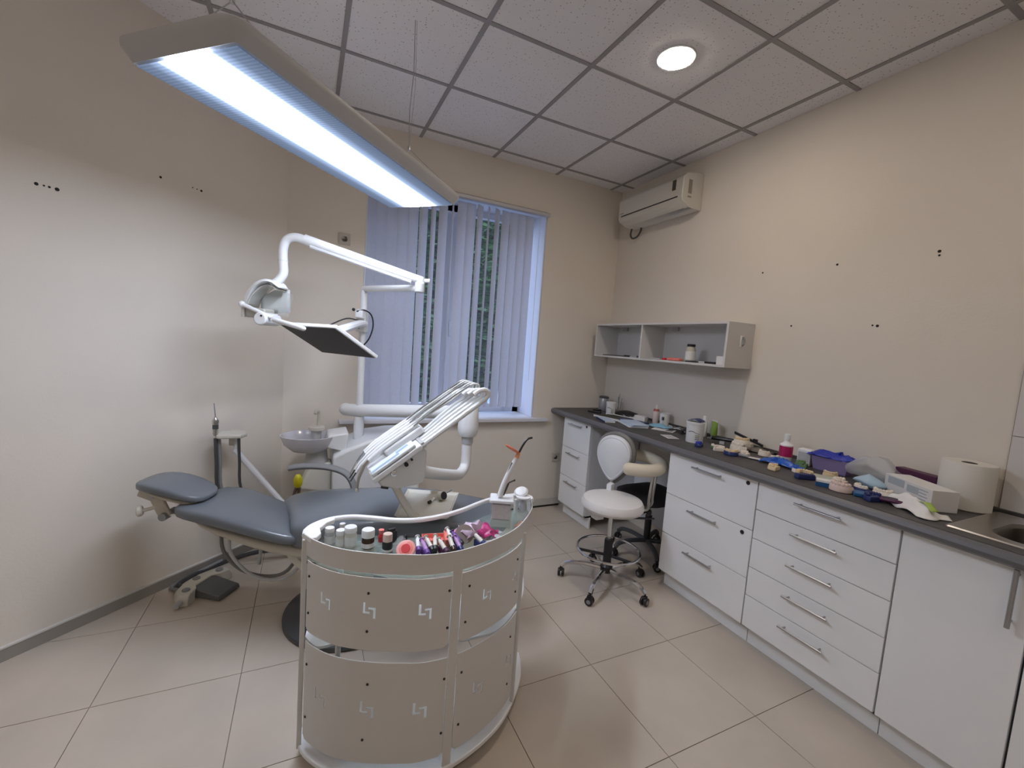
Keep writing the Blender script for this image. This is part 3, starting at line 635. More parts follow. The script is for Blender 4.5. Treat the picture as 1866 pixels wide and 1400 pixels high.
# ------------------------------------------------------------ dental chair
ch = thing('dental_chair', 'reclined grey vinyl dental chair with headrest on a round base', 'dental chair', (-2.319, -.988, .121), -.3576); ch.scale = (.92, .92, .92)
def sring(s_, o, hw, zt, th, skew=0, n=24, e=3.0):
    P = []
    for i in range(n):
        a = 2*math.pi*i/n; c, q = math.cos(a), math.sin(a)
        y = hw*math.copysign(abs(c)**(2/e), c); z = math.copysign(abs(q)**(2/e), q)*th/2
        P.append((s_+skew*(y/max(hw,.01)), o+y, zt-th/2+z))
    return P
def cushion(name, rows, m_, e=3.0): return MB().loft([sring(*r, e=e) for r in rows]).done(name, m_, ch, sub=1, angle=80)
cushion('headrest', [(-1.045,-.04,.03,.665,.02),(-1.035,-.04,.075,.676,.04),(-1.0,-.045,.108,.688,.052),(-.93,-.05,.125,.690,.058),(-.84,-.06,.128,.676,.056),(-.76,-.07,.118,.652,.05),(-.70,-.075,.095,.630,.04),(-.68,-.075,.04,.618,.02)], greyv, e=4.0)
cushion('headrest_shell', [(-1.03,-.04,.03,.642,.012),(-1.0,-.045,.085,.640,.02),(-.90,-.05,.10,.630,.035),(-.80,-.06,.10,.612,.035),(-.72,-.07,.085,.596,.03),(-.70,-.075,.04,.590,.012)], beige)
cushion('backrest', [(-.80,-.035,.07,.568,.03,.03),(-.785,-.035,.14,.582,.06,.03),(-.74,-.035,.185,.594,.075,.02),(-.62,-.045,.200,.588,.085,0),(-.50,-.06,.205,.562,.08,-.02),(-.38,-.07,.21,.528,.08,-.05),(-.28,-.07,.205,.495,.07,-.06),(-.20,-.07,.18,.47,.05,-.06)], greyv, e=4.5)
cushion('backrest_shell', [(-.74,-.035,.10,.515,.02),(-.70,-.04,.15,.512,.04),(-.5,-.06,.17,.48,.07),(-.3,-.07,.18,.445,.09),(-.1,-.06,.17,.41,.09),(0,-.05,.12,.38,.06)], beige)
cushion('seat', [(-.335,.0,.12,.49,.06,-.10),(-.33,.0,.21,.525,.12,-.09),(-.28,.0,.262,.553,.17,-.08),(-.12,.0,.275,.572,.17,-.05),(.05,.0,.28,.585,.15,0),(.25,.0,.275,.606,.14,0),(.45,.0,.26,.596,.12,0),(.65,.0,.24,.572,.10,0),(.80,0,.21,.556,.09,0),(.88,0,.15,.548,.07,0),(.905,0,.06,.54,.03,0)], greyv, e=4.0)
cushion('seat_shell', [(-.25,0,.10,.40,.04),(-.2,0,.20,.41,.07),(.1,0,.21,.46,.08),(.5,0,.20,.49,.05),(.78,0,.16,.475,.02)], beige)
MB().lathe([(.30,0),(.325,.008),(.325,.028),(.30,.038),(.12,.045),(.05,.05)], (-2.29,-.92,0), 48).done('base_plate', darkg, ch, world=True)
MB().loft([[(x*k+.02, y*k-.06, z) for x, y in ((-.13,-.12),(.13,-.12),(.15,0),(.13,.12),(-.13,.12),(-.15,0))] for k, z in ((1.15,-.09),(1.0,.0),(.9,.18),(1.05,.34),(1.2,.42))]).done('pedestal', beige, ch, bevel=.02, seg=3)
for y in (-.15, .10): MB().tube([(-.28,y,.40),(-.22,y,.30),(-.10,y,.22),(.05,y,.16)], .024, 8, flat=.5, smooth=4).done('lift_arm', cream, ch)
# headrest bracket
bk = MB().obox((-.985,-.10,.622), (.075,.018,.075), 0, Matrix.Rotation(.35, 4, 'Y')).obox((-.925,-.10,.56), (.062,.020,.150), 0, Matrix.Rotation(-.42, 4, 'Y')).done('headrest_bracket', beige, ch, bevel=.006)
MB().cyl((-.96,-.115,.60),(-.96,-.07,.60), .014).done('pivot', pale, bk)
MB().cyl((-.895,-.13,.500),(-.895,-.03,.500), .020).done('lower_pivot', midg, bk)
MB().cyl((-.935,-.10,.545),(-.985,-.13,.535), .009).lathe([(.022,0),(.028,.006),(.028,.02),(.02,.026)], (-.985,-.13,.535), 14, (-1,-.5,-.1)).done('clamp_knob', cream, bk)
for y in (-.10, -.06): MB().tube([(-.895,y,.502),(-.82,y,.508),(-.74,y,.52)], .0075, 8).done('slide_rod', chrome, ch)
# far armrest
MB().tube([(-.46,.335,.642),(-.42,.335,.652),(-.33,.335,.662),(-.22,.335,.658),(-.13,.335,.632),(-.08,.33,.585),(-.055,.32,.52),(-.05,.28,.46)], .019, 12, flat=1.5, smooth=5).done('armrest', midg, ch)
# tubing under the backrest
for k, pts in enumerate(([(-.62,-.10,.45),(-.60,-.12,.33),(-.53,-.10,.22),(-.42,-.08,.17),(-.30,-.10,.20),(-.22,-.10,.30)], [(-.57,-.12,.44),(-.55,-.14,.32),(-.46,-.12,.20),(-.36,-.10,.16),(-.26,-.12,.20),(-.18,-.12,.30)], [(-.45,-.05,.42),(-.44,-.06,.30),(-.45,-.05,.22)])):
    MB().tube([V(*p) for p in pts], .009, 8, smooth=5).done('tubing', hose_g if k == 0 else pale, ch)
# ------------------------------------------------------------ foot control
fc = thing('foot_control', 'white foot control with grey pedal on the floor by the left wall', 'foot control', (-3.03, -.46, 0), math.radians(56))
MB().loft([[(x*k, y*k, z) for x, y in ((-.15,-.05),(-.17,.0),(-.13,.055),(-.05,.085),(.05,.085),(.13,.055),(.17,0),(.15,-.05),(.09,-.035),(.06,-.0),(-.06,-.0),(-.09,-.035))] for k, z in ((1,0),(1,.035),(.93,.055),(.80,.062))]).done('housing', cream, fc, bevel=.004)
MB().quadbox([(-.075,-.17,.006),(.075,-.17,.006),(.08,.01,.006),(-.08,.01,.006),(-.07,-.165,.030),(.07,-.165,.030),(.075,.01,.055),(-.075,.01,.055)]).done('pedal', mat('pedal_grey', (.12,.125,.13), .5), fc, bevel=.006, seg=3)
for x, y in ((-.11,.0),(0,.045),(.11,.0)): MB().lathe([(.020,.060),(.019,.068),(.012,.072)], (x, y, 0), 14).done('button', midg, fc)
MB().cyl((-.165,-.02,.028),(-.20,-.03,.028), .014).done('side_knob', pale, fc)
MB().tube([V(*p) for p in ((-3.12,-.45,.02),(-3.16,-.38,.013),(-3.10,-.28,.013),(-2.95,-.16,.013),(-2.80,-.09,.013),(-2.66,-.12,.013),(-2.54,-.30,.013),(-2.40,-.40,.013),(-2.25,-.42,.013))], .0125, 8, smooth=8).done('hose', darkg, fc, world=True)
MB().tube([V(*p) for p in ((-3.13,-.47,.022),(-3.19,-.40,.012),(-3.13,-.30,.012),(-2.98,-.19,.035))], .009, 8, smooth=8).done('hose', midg, fc, world=True)
# ------------------------------------------------------------ dental unit: body, pole, arms
un = thing('dental_unit', 'white dental unit body with column, cuspidor bowl and swinging arms', 'dental unit', (-2.1, -.2, 0))
W_ = dict(parent=un, world=True)
pf = [(-2.37,.08),(-2.37,.725),(-2.30,.765),(-2.15,.825),(-2.0,.845),(-1.84,.845),(-1.81,.82),(-1.80,.08)]
MB().loft([[(x,y,z) for x, z in pf] for y in (-.40,.00)]).done('body', plast, un, world=True, bevel=.02, seg=3)
MB().box(-2.34,-1.83,-.37,-.02,0,.08).done('plinth', darkg, un, world=True, bevel=.004)
MB().lathe([(.037,.74),(.034,.80),(.033,.95)], (-2.2,-.2,0), 20).done('lower_column', plast, un, world=True)
MB().cyl((-2.2,-.2,1.0),(-2.2,-.2,1.80), .0235, n=18).done('upper_column', plast, un, world=True)
MB().tube([V(-2.285,-.115,.985), V(-2.24,-.16,.985), V(-2.0,-.405,1.02), V(-1.62,-.79,1.075)], .043, 16, smooth=3).ball((-2.283,-.117,.985), .0425).done('delivery_arm', plast, un, world=True)
el = MB().lathe([(.05,.93),(.062,.955),(.064,.985),(.058,1.12),(.045,1.145)], (-1.62,-.79,0), 24).done('elbow_housing', plast, un, world=True)
MB().cyl((-1.62,-.79,.885),(-1.62,-.79,.94), .036).done('joint_ring', pale, el, world=True)
MB().tube([V(-1.62,-.79,.90), V(-1.62,-.79,.78), V(-1.63,-.80,.735), V(-1.66,-.83,.712), V(-1.72,-.90,.72), V(-1.95,-1.17,.83), V(-2.04,-1.27,.885)], .031, 14, smooth=5).done('lower_arm', plast, un, world=True)
# top arm for the lamp
MB().tube([V(-2.2,-.2,1.78), V(-2.2,-.2,1.805), V(-2.19,-.225,1.812), V(-2.08,-.52,1.802), V(-1.974,-.83,1.79)], .0205, 12, smooth=4).done('lamp_arm', plast, un, world=True)
MB().lathe([(.024,1.765),(.028,1.77),(.028,1.815),(.02,1.825)], (-1.974,-.83,0), 16).done('arm_joint', pale, un, world=True)
# cuspidor
cu = MB().loft([[(-2.50+.165*k*math.cos(a)*(1.05 if math.cos(a) < 0 else .95), -.27+.155*k*math.sin(a), z) for a in [2*math.pi*i/36 for i in range(36)]] for k, z in ((.32,.735),(.62,.745),(.88,.785),(1.0,.838),(1.02,.845),(.97,.846),(.93,.835),(.78,.795),(.5,.765),(.1,.76))]).done('bowl', mat('bowl_ceramic', (.66,.66,.72), .18, coat=.4), un, world=True)
MB().quadbox([(-2.42,-.36,.78),(-2.29,-.36,.74),(-2.29,-.14,.74),(-2.42,-.14,.78),(-2.40,-.36,.85),(-2.275,-.355,.868),(-2.275,-.14,.868),(-2.40,-.14,.85)]).done('bowl_bracket', plast, un, world=True, bevel=.008)
MB().cyl((-2.46,-.27,.66),(-2.46,-.27,.745), .07, .06).done('bowl_trap', pale, un, world=True)
MB().quadbox([(-2.56,-.33,.50),(-2.37,-.33,.46),(-2.37,-.2,.46),(-2.56,-.2,.50),(-2.50,-.33,.66),(-2.37,-.33,.67),(-2.37,-.2,.67),(-2.50,-.2,.66)]).done('trap_housing', cream, un, world=True, bevel=.02, seg=3)
fl = MB().lathe([(.045,.862),(.05,.868),(.05,.885),(.04,.892)], (-2.465,-.22,0), 20).done('cup_rest', cream, un, world=True)
MB().lathe([(.03,.80),(.032,.862)], (-2.465,-.22,0), 14).done('cup_rest_stem', pale, fl, world=True)
MB().tube([V(-2.455,-.20,.885), V(-2.452,-.20,.95), V(-2.455,-.205,.985), V(-2.47,-.235,.992), V(-2.475,-.25,.975)], .011, 10, smooth=4).done('water_spout', cream, un, world=True)
# suction holder of the unit: yellow nozzle with brown hoses
yn = thing('suction_nozzle', 'yellow saliva ejector nozzle under the chair armrest', 'nozzle', (-2.565, -.45, .45))
MB().lathe([(.014,.56),(.024,.575),(.026,.61),(.018,.63),(.010,.64)], (-2.563,-.45,0), 14).done('nozzle', yellow, yn, world=True)
for dx in (-.013, .013): MB().tube([V(-2.563+dx*.6,-.45,.56), V(-2.572+dx,-.45,.50), V(-2.575+dx,-.45,.42), V(-2.52+dx,-.42,.33), V(-2.40+dx,-.38,.30)], .009, 8, smooth=4).done('hose', mat('brown_hose', (.10,.07,.055), .5), yn, world=True)
# ------------------------------------------------------------ assistant's instrument holder
at = thing('assistant_holder', 'cream instrument holder on a white arm beside the chair headrest', 'holder', (-2.93, -.3, .86))
MB().loft([[(x,y,z) for x, y in ((-3.005,-.33),(-2.985,-.36),(-2.87,-.355),(-2.845,-.30),(-2.86,-.235),(-2.93,-.215),(-2.985,-.24))] for z in (.848,.872)]).done('plate', cream, at, world=True, bevel=.008, seg=3)
MB().tube([V(-2.90,-.29,.86), V(-2.90,-.29,.77), V(-2.905,-.30,.765), V(-2.62,-.335,.39), V(-2.40,-.33,.36), V(-2.34,-.33,.36)], .018, 10).done('swing_arm', backv, at, world=True)
MB().obox((-2.915,-.27,.82), (.05,.05,.06)).done('pivot_block', cream, at, world=True, bevel=.006)
for (x, y, r, m_) in ((-3.0,-.335,.009,darkg), (-2.985,-.32,.010,midg), (-2.885,-.33,.008,darkg)):
    MB().tube([V(x,y,.85), V(x+.004,y+.01,.70), V(x+.012,y+.03,.52), V(x+.10,y+.02,.30), V(x+.35,y-.02,.22)], r, 8, smooth=4).done('hose', m_, at, world=True)
sy = thing('air_water_syringe', 'slim metal syringe with thin tip standing in the cream holder', 'syringe', (-3.0, -.335, .87))
MB().lathe([(.010,.865),(.014,.875),(.015,.935),(.017,.94),(.017,.955),(.010,.962),(.006,.975)], (-3.0,-.335,0), 14).done('body', steel, sy, world=True)
MB().cyl((-3.0,-.335,.97),(-3.008,-.335,1.055), .0035, .0025).done('tip', midg, sy, world=True)
MB().lathe([(.0155,.905),(.0155,.93)], (-3.0,-.335,0), 14).done('grip', darkg, sy, world=True)
# ------------------------------------------------------------ delivery head
dh = thing('delivery_head', 'white inclined instrument holder with blue display strip and flexible whip tubes', 'instrument holder', (-2.15, -1.3, .95))
A = V(.812, 0, .584); Nn = V(-.584, 0, .812); O = V(-2.27, 0, .90)
def D(a, y, n): return O + A*a + Nn*n + V(0, y, 0)
def slab(a0, a1, ya, yb, n0, n1, nm, m_, bev=.004, par=None):
    return MB().quadbox([D(a0,ya,n0),D(a1,ya,n0),D(a1,yb,n0),D(a0,yb,n0),D(a0,ya,n1),D(a1,ya,n1),D(a1,yb,n1),D(a0,yb,n1)]).done(nm, m_, par or dh, world=True, bevel=bev)
slab(0, .245, -1.455, -1.17, -.014, .012, 'tray_plate', plast, .006)
cp = slab(.01, .225, -1.452, -1.375, .012, .030, 'control_panel', mat('panel_white', (.70,.76,.78), .3), .006)
slab(.015, .15, -1.443, -1.425, .030, .0315, 'display_strip', mat('display_blue', (.30,.43,.58), .3), 0, cp)
slab(.14, .20, -1.415, -1.395, .030, .0315, 'key_field', mat('display_blue', (.30,.43,.58), .3), 0, cp)
slab(.03, .185, -1.4525, -1.4515, .012, .017, 'groove', midg, 0, cp)
slab(.10, .30, -1.36, -1.175, .012, .052, 'cradle', plast, .01)
hb = MB().loft([[(x,y,z) for x, z in ((-2.25,.895),(-2.235,.872),(-2.17,.855),(-2.055,.872),(-2.045,.90),(-2.045,1.02),(-2.075,1.025))] for y in (-1.44,-1.19)]).done('housing', mat('housing_grey', (.66,.67,.65), .4), dh, world=True, bevel=.006)
MB().lathe([(.011,0),(.013,.004),(.012,.012),(.006,.016)], (-2.187,-1.442,.928), 16, (0,-1,0)).done('round_button', chrome, hb, world=True)
MB().cyl((-2.135,-1.44,.965),(-2.135,-1.455,.965), .009).cyl((-2.112,-1.44,.985),(-2.112,-1.452,.985), .005).done('black_knob', black, hb, world=True)
MB().cyl((-2.235,-1.435,.868),(-2.205,-1.435,.862), .006).done('lower_knob', black, hb, world=True)
MB().tube([V(-2.175,-1.40,.87), V(-2.14,-1.405,.80), V(-2.10,-1.42,.735), V(-2.065,-1.40,.70)], .017, 10, flat=1.2).done('tray_post', cream, dh, world=True)
rows = [-1.440, -1.403, -1.366, -1.329, -1.292]
for k, y in enumerate(rows[:5]):
    L = .625 - .012*k; yy = y+.012*k
    MB().tube([D(.245,y,-.002), D(.30,y,.0), D(.45,yy,.002), D(L-.03,yy,.004), D(L,yy,.018), D(L-.004,yy,.040), D(L-.03,yy,.052), D(L-.06,yy,.052)], .0118, 10, smooth=4).done('whip_tube', hose_w, dh, world=True)
slab(.245, .262, -1.45, -1.30, -.014, .014, 'tube_clamp', pale, .002)
# handpieces lying in the cradle
def handpiece(y, lab, kind):
    t = thing('dental_handpiece', lab, 'handpiece', D(.1, y, .06), 0, 'handpieces in the inclined holder')
    m_ = {'d': hose_g, 'w': hose_w}[kind[0]]
    yt = y + .03
    MB().tube([D(.28,y,.064), D(.36,y,.070), D(.48,(y+yt)/2,.060), D(.60,yt,.062), D(.632,yt,.048), D(.638,yt,.03), D(.62,yt,.012)], .0052, 8, smooth=4).done('hose', hose_w, t, world=True)
    MB().tube([D(.27,y-.008,.068), D(.36,y-.008,.075), D(.50,yt-.012,.068), D(.60,yt-.010,.066)], .0028, 6, smooth=4).done('cable', m_, t, world=True)
    MB().tube([D(.29,y,.063), D(.20,y,.064), D(.10,y,.062), D(.03,y,.052)], [.0085,.0105], 12, smooth=3).done('body', plast, t, world=True)
    if kind[1] == 's':
        MB().tube([D(.03,y,.052), D(0,y,.045), D(-.025,y,.036)], [.0075,.003], 10).done('nose', midg, t, world=True)
        MB().tube([D(-.025,y,.036), D(-.07,y,.012), D(-.085,y,0)], .0018, 6).done('tip', steel, t, world=True)
    elif kind[1] == 't':
        MB().tube([D(.03,y,.052), D(-.01,y,.044), D(-.045,y,.030)], [.009,.006], 10).done('nose', plast, t, world=True)
        MB().tube([D(-.045,y,.030), D(-.085,y,.012)], .0036, 8).done('tip', darkg, t, world=True)
    else:
        MB().tube([D(.03,y,.052), D(-.01,y,.038), D(-.05,y,.012), D(-.075,y,-.018)], [.0085,.0055], 10, smooth=3).done('neck', steel, t, world=True)
        MB().ball(D(-.082,y,-.026)[:], .0095).done('head', chrome, t, world=True)
handpiece(-1.345, 'nearest handpiece, steel angled neck ending in a round chrome head', 'dh')
handpiece(-1.305, 'second handpiece from the display strip, white nose with dark tip', 'wt')
handpiece(-1.262, 'middle handpiece in the inclined holder with white nose', 'dt')
handpiece(-1.222, 'fourth handpiece from the display strip with a fine needle-like tip', 'ws')
handpiece(-1.187, 'farthest handpiece in the inclined holder, with thin metal tip', 'ds')
# lower tray
lt = thing('instrument_tray', 'cream rectangular tray below the delivery head holding small black parts', 'tray', (-1.98, -1.2, .70))
q = [V(-2.165,-1.385,.70), V(-2.035,-1.055,.70), V(-1.79,-1.175,.70), V(-1.935,-1.47,.70)]
cc = sum(q, V(0,0,0))/4
MB().loft([[cc+(p-cc)*.90-V(0,0,.002) for p in q], [p+V(0,0,.014) for p in q], [cc+(p-cc)*.98+V(0,0,.015) for p in q], [cc+(p-cc)*.89+V(0,0,.003) for p in q]]).done('tray_pan', mat('tray_cream', (.58,.56,.49), .4), lt, world=True, bevel=.004)
MB().obox((-2.06,-1.39,.70), (.06,.05,.012), .4).done('tray_mount', cream, lt, world=True, bevel=.003)
cu_ = thing('polishing_cup', 'round black and beige cup in the cream tray', 'cup', (-1.90,-1.235,.704), .3)
MB().lathe([(.018,-.018),(.023,-.014),(.023,.012)], (0,0,.024), 18, (.2,-1,.35)).done('cup_body', beige, cu_); MB().lathe([(.020,.010),(.020,.0135)], (0,0,.024), 18, (.2,-1,.35)).done('black_lid', black, cu_)
MB().tube([V(.02,.02,.02), V(.055,.0,.045), V(.06,.02,.03), V(.03,.03,.02)], .003, 6, smooth=4).done('wire_loop', midg, cu_)
sc_ = thing('small_bolt', 'tiny white bolt with a black end in the cream tray', 'bolt', (-1.965,-1.26,.704)); MB().cyl((0,0,.009),(.02,.012,.022), .006).done('shank', plast, sc_); MB().cyl((-.012,-.008,.008),(0,0,.010), .008).done('end', black, sc_)
# ------------------------------------------------------------ operating light
ol = thing('operating_light', 'white operating light with curved reflector hood on a spring arm', 'lamp', (-2.66, -.60, 1.75))
MB().tube([V(-1.962,-.835,1.832), V(-2.02,-.815,1.845), V(-2.56,-.637,1.995)], [.021,.0265], 16).done('spring_arm', plast, ol, world=True)
MB().tube([V(-2.02,-.818,1.822), V(-2.53,-.65,1.962)], .014, 10).done('lower_cover', backv, ol, world=True)
MB().cyl((-1.974,-.83,1.80),(-1.974,-.83,1.85), .024).cyl((-1.95,-.84,1.832),(-1.925,-.85,1.832), .012).done('arm_joint', plast, ol, world=True)
MB().tube([V(-2.545,-.642,1.985), V(-2.60,-.622,2.0), V(-2.645,-.606,1.985), V(-2.663,-.60,1.94), V(-2.663,-.60,1.87), V(-2.660,-.60,1.805), V(-2.690,-.595,1.755), V(-2.71,-.59,1.735)], .0235, 14, smooth=4).done('bent_arm', plast, ol, world=True)
MB().cyl((-2.663,-.60,1.868),(-2.663,-.60,1.874), .0255).done('ring', backv, ol, world=True)
hc = V(-2.72, -.585, 1.635); hu = V(.871, -.49, 0); hv = V(0, 0, 1); hw_ = V(-.49, -.871, 0)
FH0, FH1 = V(-2.692,-.712,1.552), V(-2.552,-.969,1.517)
def HP(u, v, w_=0): return hc + hu*u + hv*v + hw_*w_
ap = spline([Vector((*p, 0)) for p in ((-.108,-.015),(-.085,.04),(-.045,.088),(.0,.115),(.040,.113),(.072,.088))], 5)
rings = []
for i, p in enumerate(ap):
    k = i/(len(ap)-1); wdt = .062*(.7+.4*math.sin(math.pi*k)); th = .020*(1-.75*k)
    t = (ap[min(i+1, len(ap)-1)]-ap[max(i-1, 0)]).normalized(); nn = V(-t.y, t.x, 0)
    rings.append([HP(p.x+nn.x*d, p.y+nn.y*d, w_) for d, w_ in ((-th*.3,-wdt),(th,-wdt*.9),(th*1.3,0),(th,wdt*.9),(-th*.3,wdt),(-th*.5,0))])
MB().loft(rings).done('hood', plast, ol, world=True, bevel=.002)
def refl(a, b_):
    i = a*(len(ap)-1); p = ap[min(int(i), len(ap)-2)].lerp(ap[min(int(i)+1, len(ap)-1)], i-int(i)); q = (b_-.5)*2
    return HP(p.x*.93, p.y*.90-.008, .052*q)
MB().sheet(refl, 14, 6).done('reflector', mat('reflector', (.60,.60,.57), .22, .6), ol, world=True, solid=.002)
MB().sheet(lambda a, b_: HP(-.085+.165*a, -.055+.02*a+(.115+.03*a)*math.sin(1.57*b_)*(1-.35*abs(a-.55)), -.055+.01*b_), 8, 6).done('back_plate', mat('lamp_back', (.55,.58,.56), .3), ol, world=True, solid=.003)
MB().sheet(lambda a, b_: HP(.088-.012*math.cos(3.14*a), -.06+.125*a, -.05+.10*b_), 8, 4).done('clear_shield', clearmat('lamp_shield', (.85,.86,.86), .10, .1), ol, world=True, solid=.0015)
MB().cyl(HP(-.115,-.012,.06), HP(.065,-.075,.075), .0115, .010).ball(HP(-.115,-.012,.06)[:], .017).done('side_handle', plast, ol, world=True)

MB().obox(HP(-.055,-.052,.0)[:], (.11,.09,.05), -.51).done('lamp_box', mat('lamp_box', (.42,.41,.36), .35), ol, world=True, bevel=.008)
MB().obox(HP(-.118,-.04,.02)[:], (.012,.07,.075), -.51).done('end_fin', cream, ol, world=True, bevel=.004)
MB().cyl(HP(.010,-.082,-.04), HP(.010,-.082,.10), .034, n=22).done('drum', plast, ol, world=True, bevel=.006)
MB().cyl(HP(.020,-.067,.10), HP(.020,-.067,.104), .005).done('screw', black, ol, world=True)
MB().cyl(FH0, FH1, .0125, .0115).ball(FH1[:], .0115).done('front_handle', plast, ol, world=True)
# ------------------------------------------------------------ monitor
mo = thing('flat_monitor', 'flat white-backed monitor with dark screen tilted on the column', 'monitor', (-2.437, -.84, 1.46))
c0, c1, c2, c3 = V(-2.668,-.723,1.53), V(-2.419,-1.098,1.53), V(-2.207,-.958,1.39), V(-2.456,-.583,1.39)
un_ = (c1-c0).cross(c3-c0).normalized()
if un_.z < 0: un_ = -un_
MB().quadbox([c0, c1, c2, c3] + [p+un_*.018 for p in (c0, c1, c2, c3)]).done('frame', plast, mo, world=True, bevel=.003)
cc = (c0+c1+c2+c3)/4
MB().quadbox([cc+(p-cc)*.955-un_*.0015 for p in (c0,c1,c2,c3)] + [cc+(p-cc)*.955+un_*.001 for p in (c0,c1,c2,c3)]).done('screen', screenm, mo, world=True, smooth=False)
MB().quadbox([cc+(p-cc)*.4+un_*.018 for p in (c0,c1,c2,c3)] + [cc+(p-cc)*.35+un_*.04 for p in (c0,c1,c2,c3)]).done('back_box', plast, mo, world=True, bevel=.004)
MB().tube([cc+un_*.035, cc+un_*.07+V(.03,.1,0), V(-2.24,-.32,1.575), V(-2.2,-.24,1.58)], .024, 10, flat=1.3).done('mount_arm', plast, mo, world=True)
cl_ = MB().obox((-2.205,-.215,1.60), (.062,.062,.15), -.5).obox((-2.225,-.26,1.64), (.05,.05,.05), -.5).done('column_clamp', plast, mo, world=True, bevel=.006)
for p in ((-2.27,-.29,1.665), (-2.235,-.27,1.555)): MB().ball(p, .0105).done('black_knob', black, cl_, world=True)
MB().tube([V(-2.25,-.28,1.655), V(-2.20,-.27,1.668), V(-2.155,-.26,1.64), V(-2.14,-.25,1.57), V(-2.16,-.25,1.49), V(-2.19,-.23,1.44)], .005, 8, smooth=5).done('cable', black, mo, world=True)
MB().tube([V(-2.24,-.28,1.60), V(-2.32,-.40,1.60), V(-2.42,-.60,1.55)], .0045, 8, smooth=4).done('cable', black, mo, world=True)
# ------------------------------------------------------------ things on the worktop
ZT = .9562
def free(name, lab, cat, c, rot=0, group=None): return thing(name, lab, cat, c, rot, group)
def ellcast(lab, x, y, basem, topm_=None, rot=0.0, sc=1.0, name='dental_cast', group='plaster casts scattered on the worktop', teeth=True, z=ZT, arch=True):
    """horseshoe model: base with an arch of teeth on it"""
    sc *= 1.22; t = free(name, lab, 'dental cast', (x, y, z), rot, group)
    P = []
    for i in range(14):
        a = math.pi*i/13; P.append((.030*sc*math.cos(a), .032*sc*math.sin(a)))
    P += [(-.028*sc, -.012*sc), (.028*sc, -.012*sc)]
    MB().loft([[(p[0]*k, p[1]*k, zz) for p in P] for k, zz in ((.96,0),(1,.002),(.98,.014*sc),(.90,.018*sc))]).done('base', basem, t, bevel=.001)
    if arch:
        m = MB()
        for i in range(9):
            a = math.radians(5+170*i/8); m.ball((.022*sc*math.cos(a), .023*sc*math.sin(a), .022*sc), .0062*sc, (1,1,1.15), 8)
        m.tube([(.022*sc*math.cos(math.radians(170*i/10+5)), .023*sc*math.sin(math.radians(170*i/10+5)), .018*sc) for i in range(11)], .006*sc, 6).done('tooth_row', topm_ or plaster, t)
    return t
# near the window
t = free('metal_canister', 'small grey canister with dark lid in the corner of the worktop', 'canister', (.015, -.01, ZT), .2)
MB().lathe([(.042,0),(.045,.006),(.045,.115),(.042,.12)], n=24).done('body', mat('canister_grey', (.36,.37,.40), .35, .4), t); MB().lathe([(.046,.118),(.046,.132),(.03,.138)], n=24).done('lid', darkg, t)
t = free('glass_jar', 'clear glass jar with thin instruments behind the first white tub', 'jar', (.075, -.16, ZT))
MB().lathe([(.036,0),(.038,.004),(.038,.10)], n=20).done('glass_wall', acryl, t)
for k in range(5): MB().cyl((.01*math.cos(k), .012*math.sin(k*2), .004), (.028*math.cos(k*1.4), .028*math.sin(k*1.9), .135+.01*k), .003, n=6).done('instrument', midg, t)
def tub(lab, x, y, r, h, extra=None):
    t = free('plastic_tub', lab, 'tub', (x, y, ZT))
    MB().lathe([(r*.93,0),(r*.94,.002),(r,h-.012),(r*1.04,h-.011),(r*1.04,h),(r*.96,h+.001)], n=28).done('body', plast, t)
    # printed wavy stripe and text lines
    a0 = math.atan2(-3.264-y, -2.534-x)
    MB().sheet(lambda u, v: ((r*.985+.0008)*math.cos(a0-.75+1.3*u), (r*.985+.0008)*math.sin(a0-.75+1.3*u), h*(.50+.05*math.sin(5*u))+v*.006*(1-u*.5)), 14, 1).done('print_stripe', ink, t, solid=.0004)
    for i in range(3): MB().sheet(lambda u, v: ((r*.965+.0012)*math.cos(a0+.05+.5*u), (r*.965+.0012)*math.sin(a0+.05+.5*u), h*(.18+.09*i)+v*.005), 6, 1).done('print_line', green if i == 2 else ink, t, solid=.0004)
    return t
tub('smaller white printed tub near the window end of the worktop', -.085, -.245, .042, .115)
t = free('instrument_pouch', 'black folded pouch with tools behind the first white tub', 'pouch', (.035, -.30, ZT), .3)
MB().sheet(lambda u, v: ((u-.5)*.14, (v-.5)*.22, .012+.035*math.sin(3.1*u)*(.6+.4*math.sin(4*v))), 8, 8).rough(.006, 18, 2).done('flap', black, t, solid=.006)
MB().cyl((-.08,-.05,.012),(.02,.13,.03), .004).cyl((-.06,-.09,.012),(.05,.08,.035), .003).done('tool', pale, t)
small('black_clip', 'small black tool on the worktop left of the smaller tub', 'tool', (-.17,-.13,ZT), (.04,.12,.014), black, .5, bev=.004)
small('black_clip', 'short black piece beside the canister in the corner', 'tool', (-.07,-.03,ZT), (.03,.08,.014), black, 1.1, bev=.004)
t = free('flat_tray', 'flat dark green tray with white edge on the worktop', 'tray', (-.165, -.40, ZT), .25)
MB().box(-.11,.11,-.13,.13,0,.008).done('base', mat('dark_green', (.03,.035,.02), .6), t, bevel=.003); MB().box(-.115,-.108,-.13,.13,0,.014).box(.108,.115,-.13,.13,0,.014).done('edge', paper, t)
t = free('notebook', 'white notebook with a blue spine at the worktop edge', 'notebook', (-.335, -.50, ZT), -.32)
MB().box(-.045,.045,-.10,.10,0,.010).done('pages', paper, t, bevel=.001); MB().box(-.047,-.040,-.101,.101,0,.012).done('spine', navy, t); MB().box(-.047,.047,-.101,.101,.010,.012).done('cover', bluepaper, t)
t = free('paper_stack', 'pale blue stack of papers on the worktop behind the backrest', 'papers', (-.225, -.70, ZT), -.35)
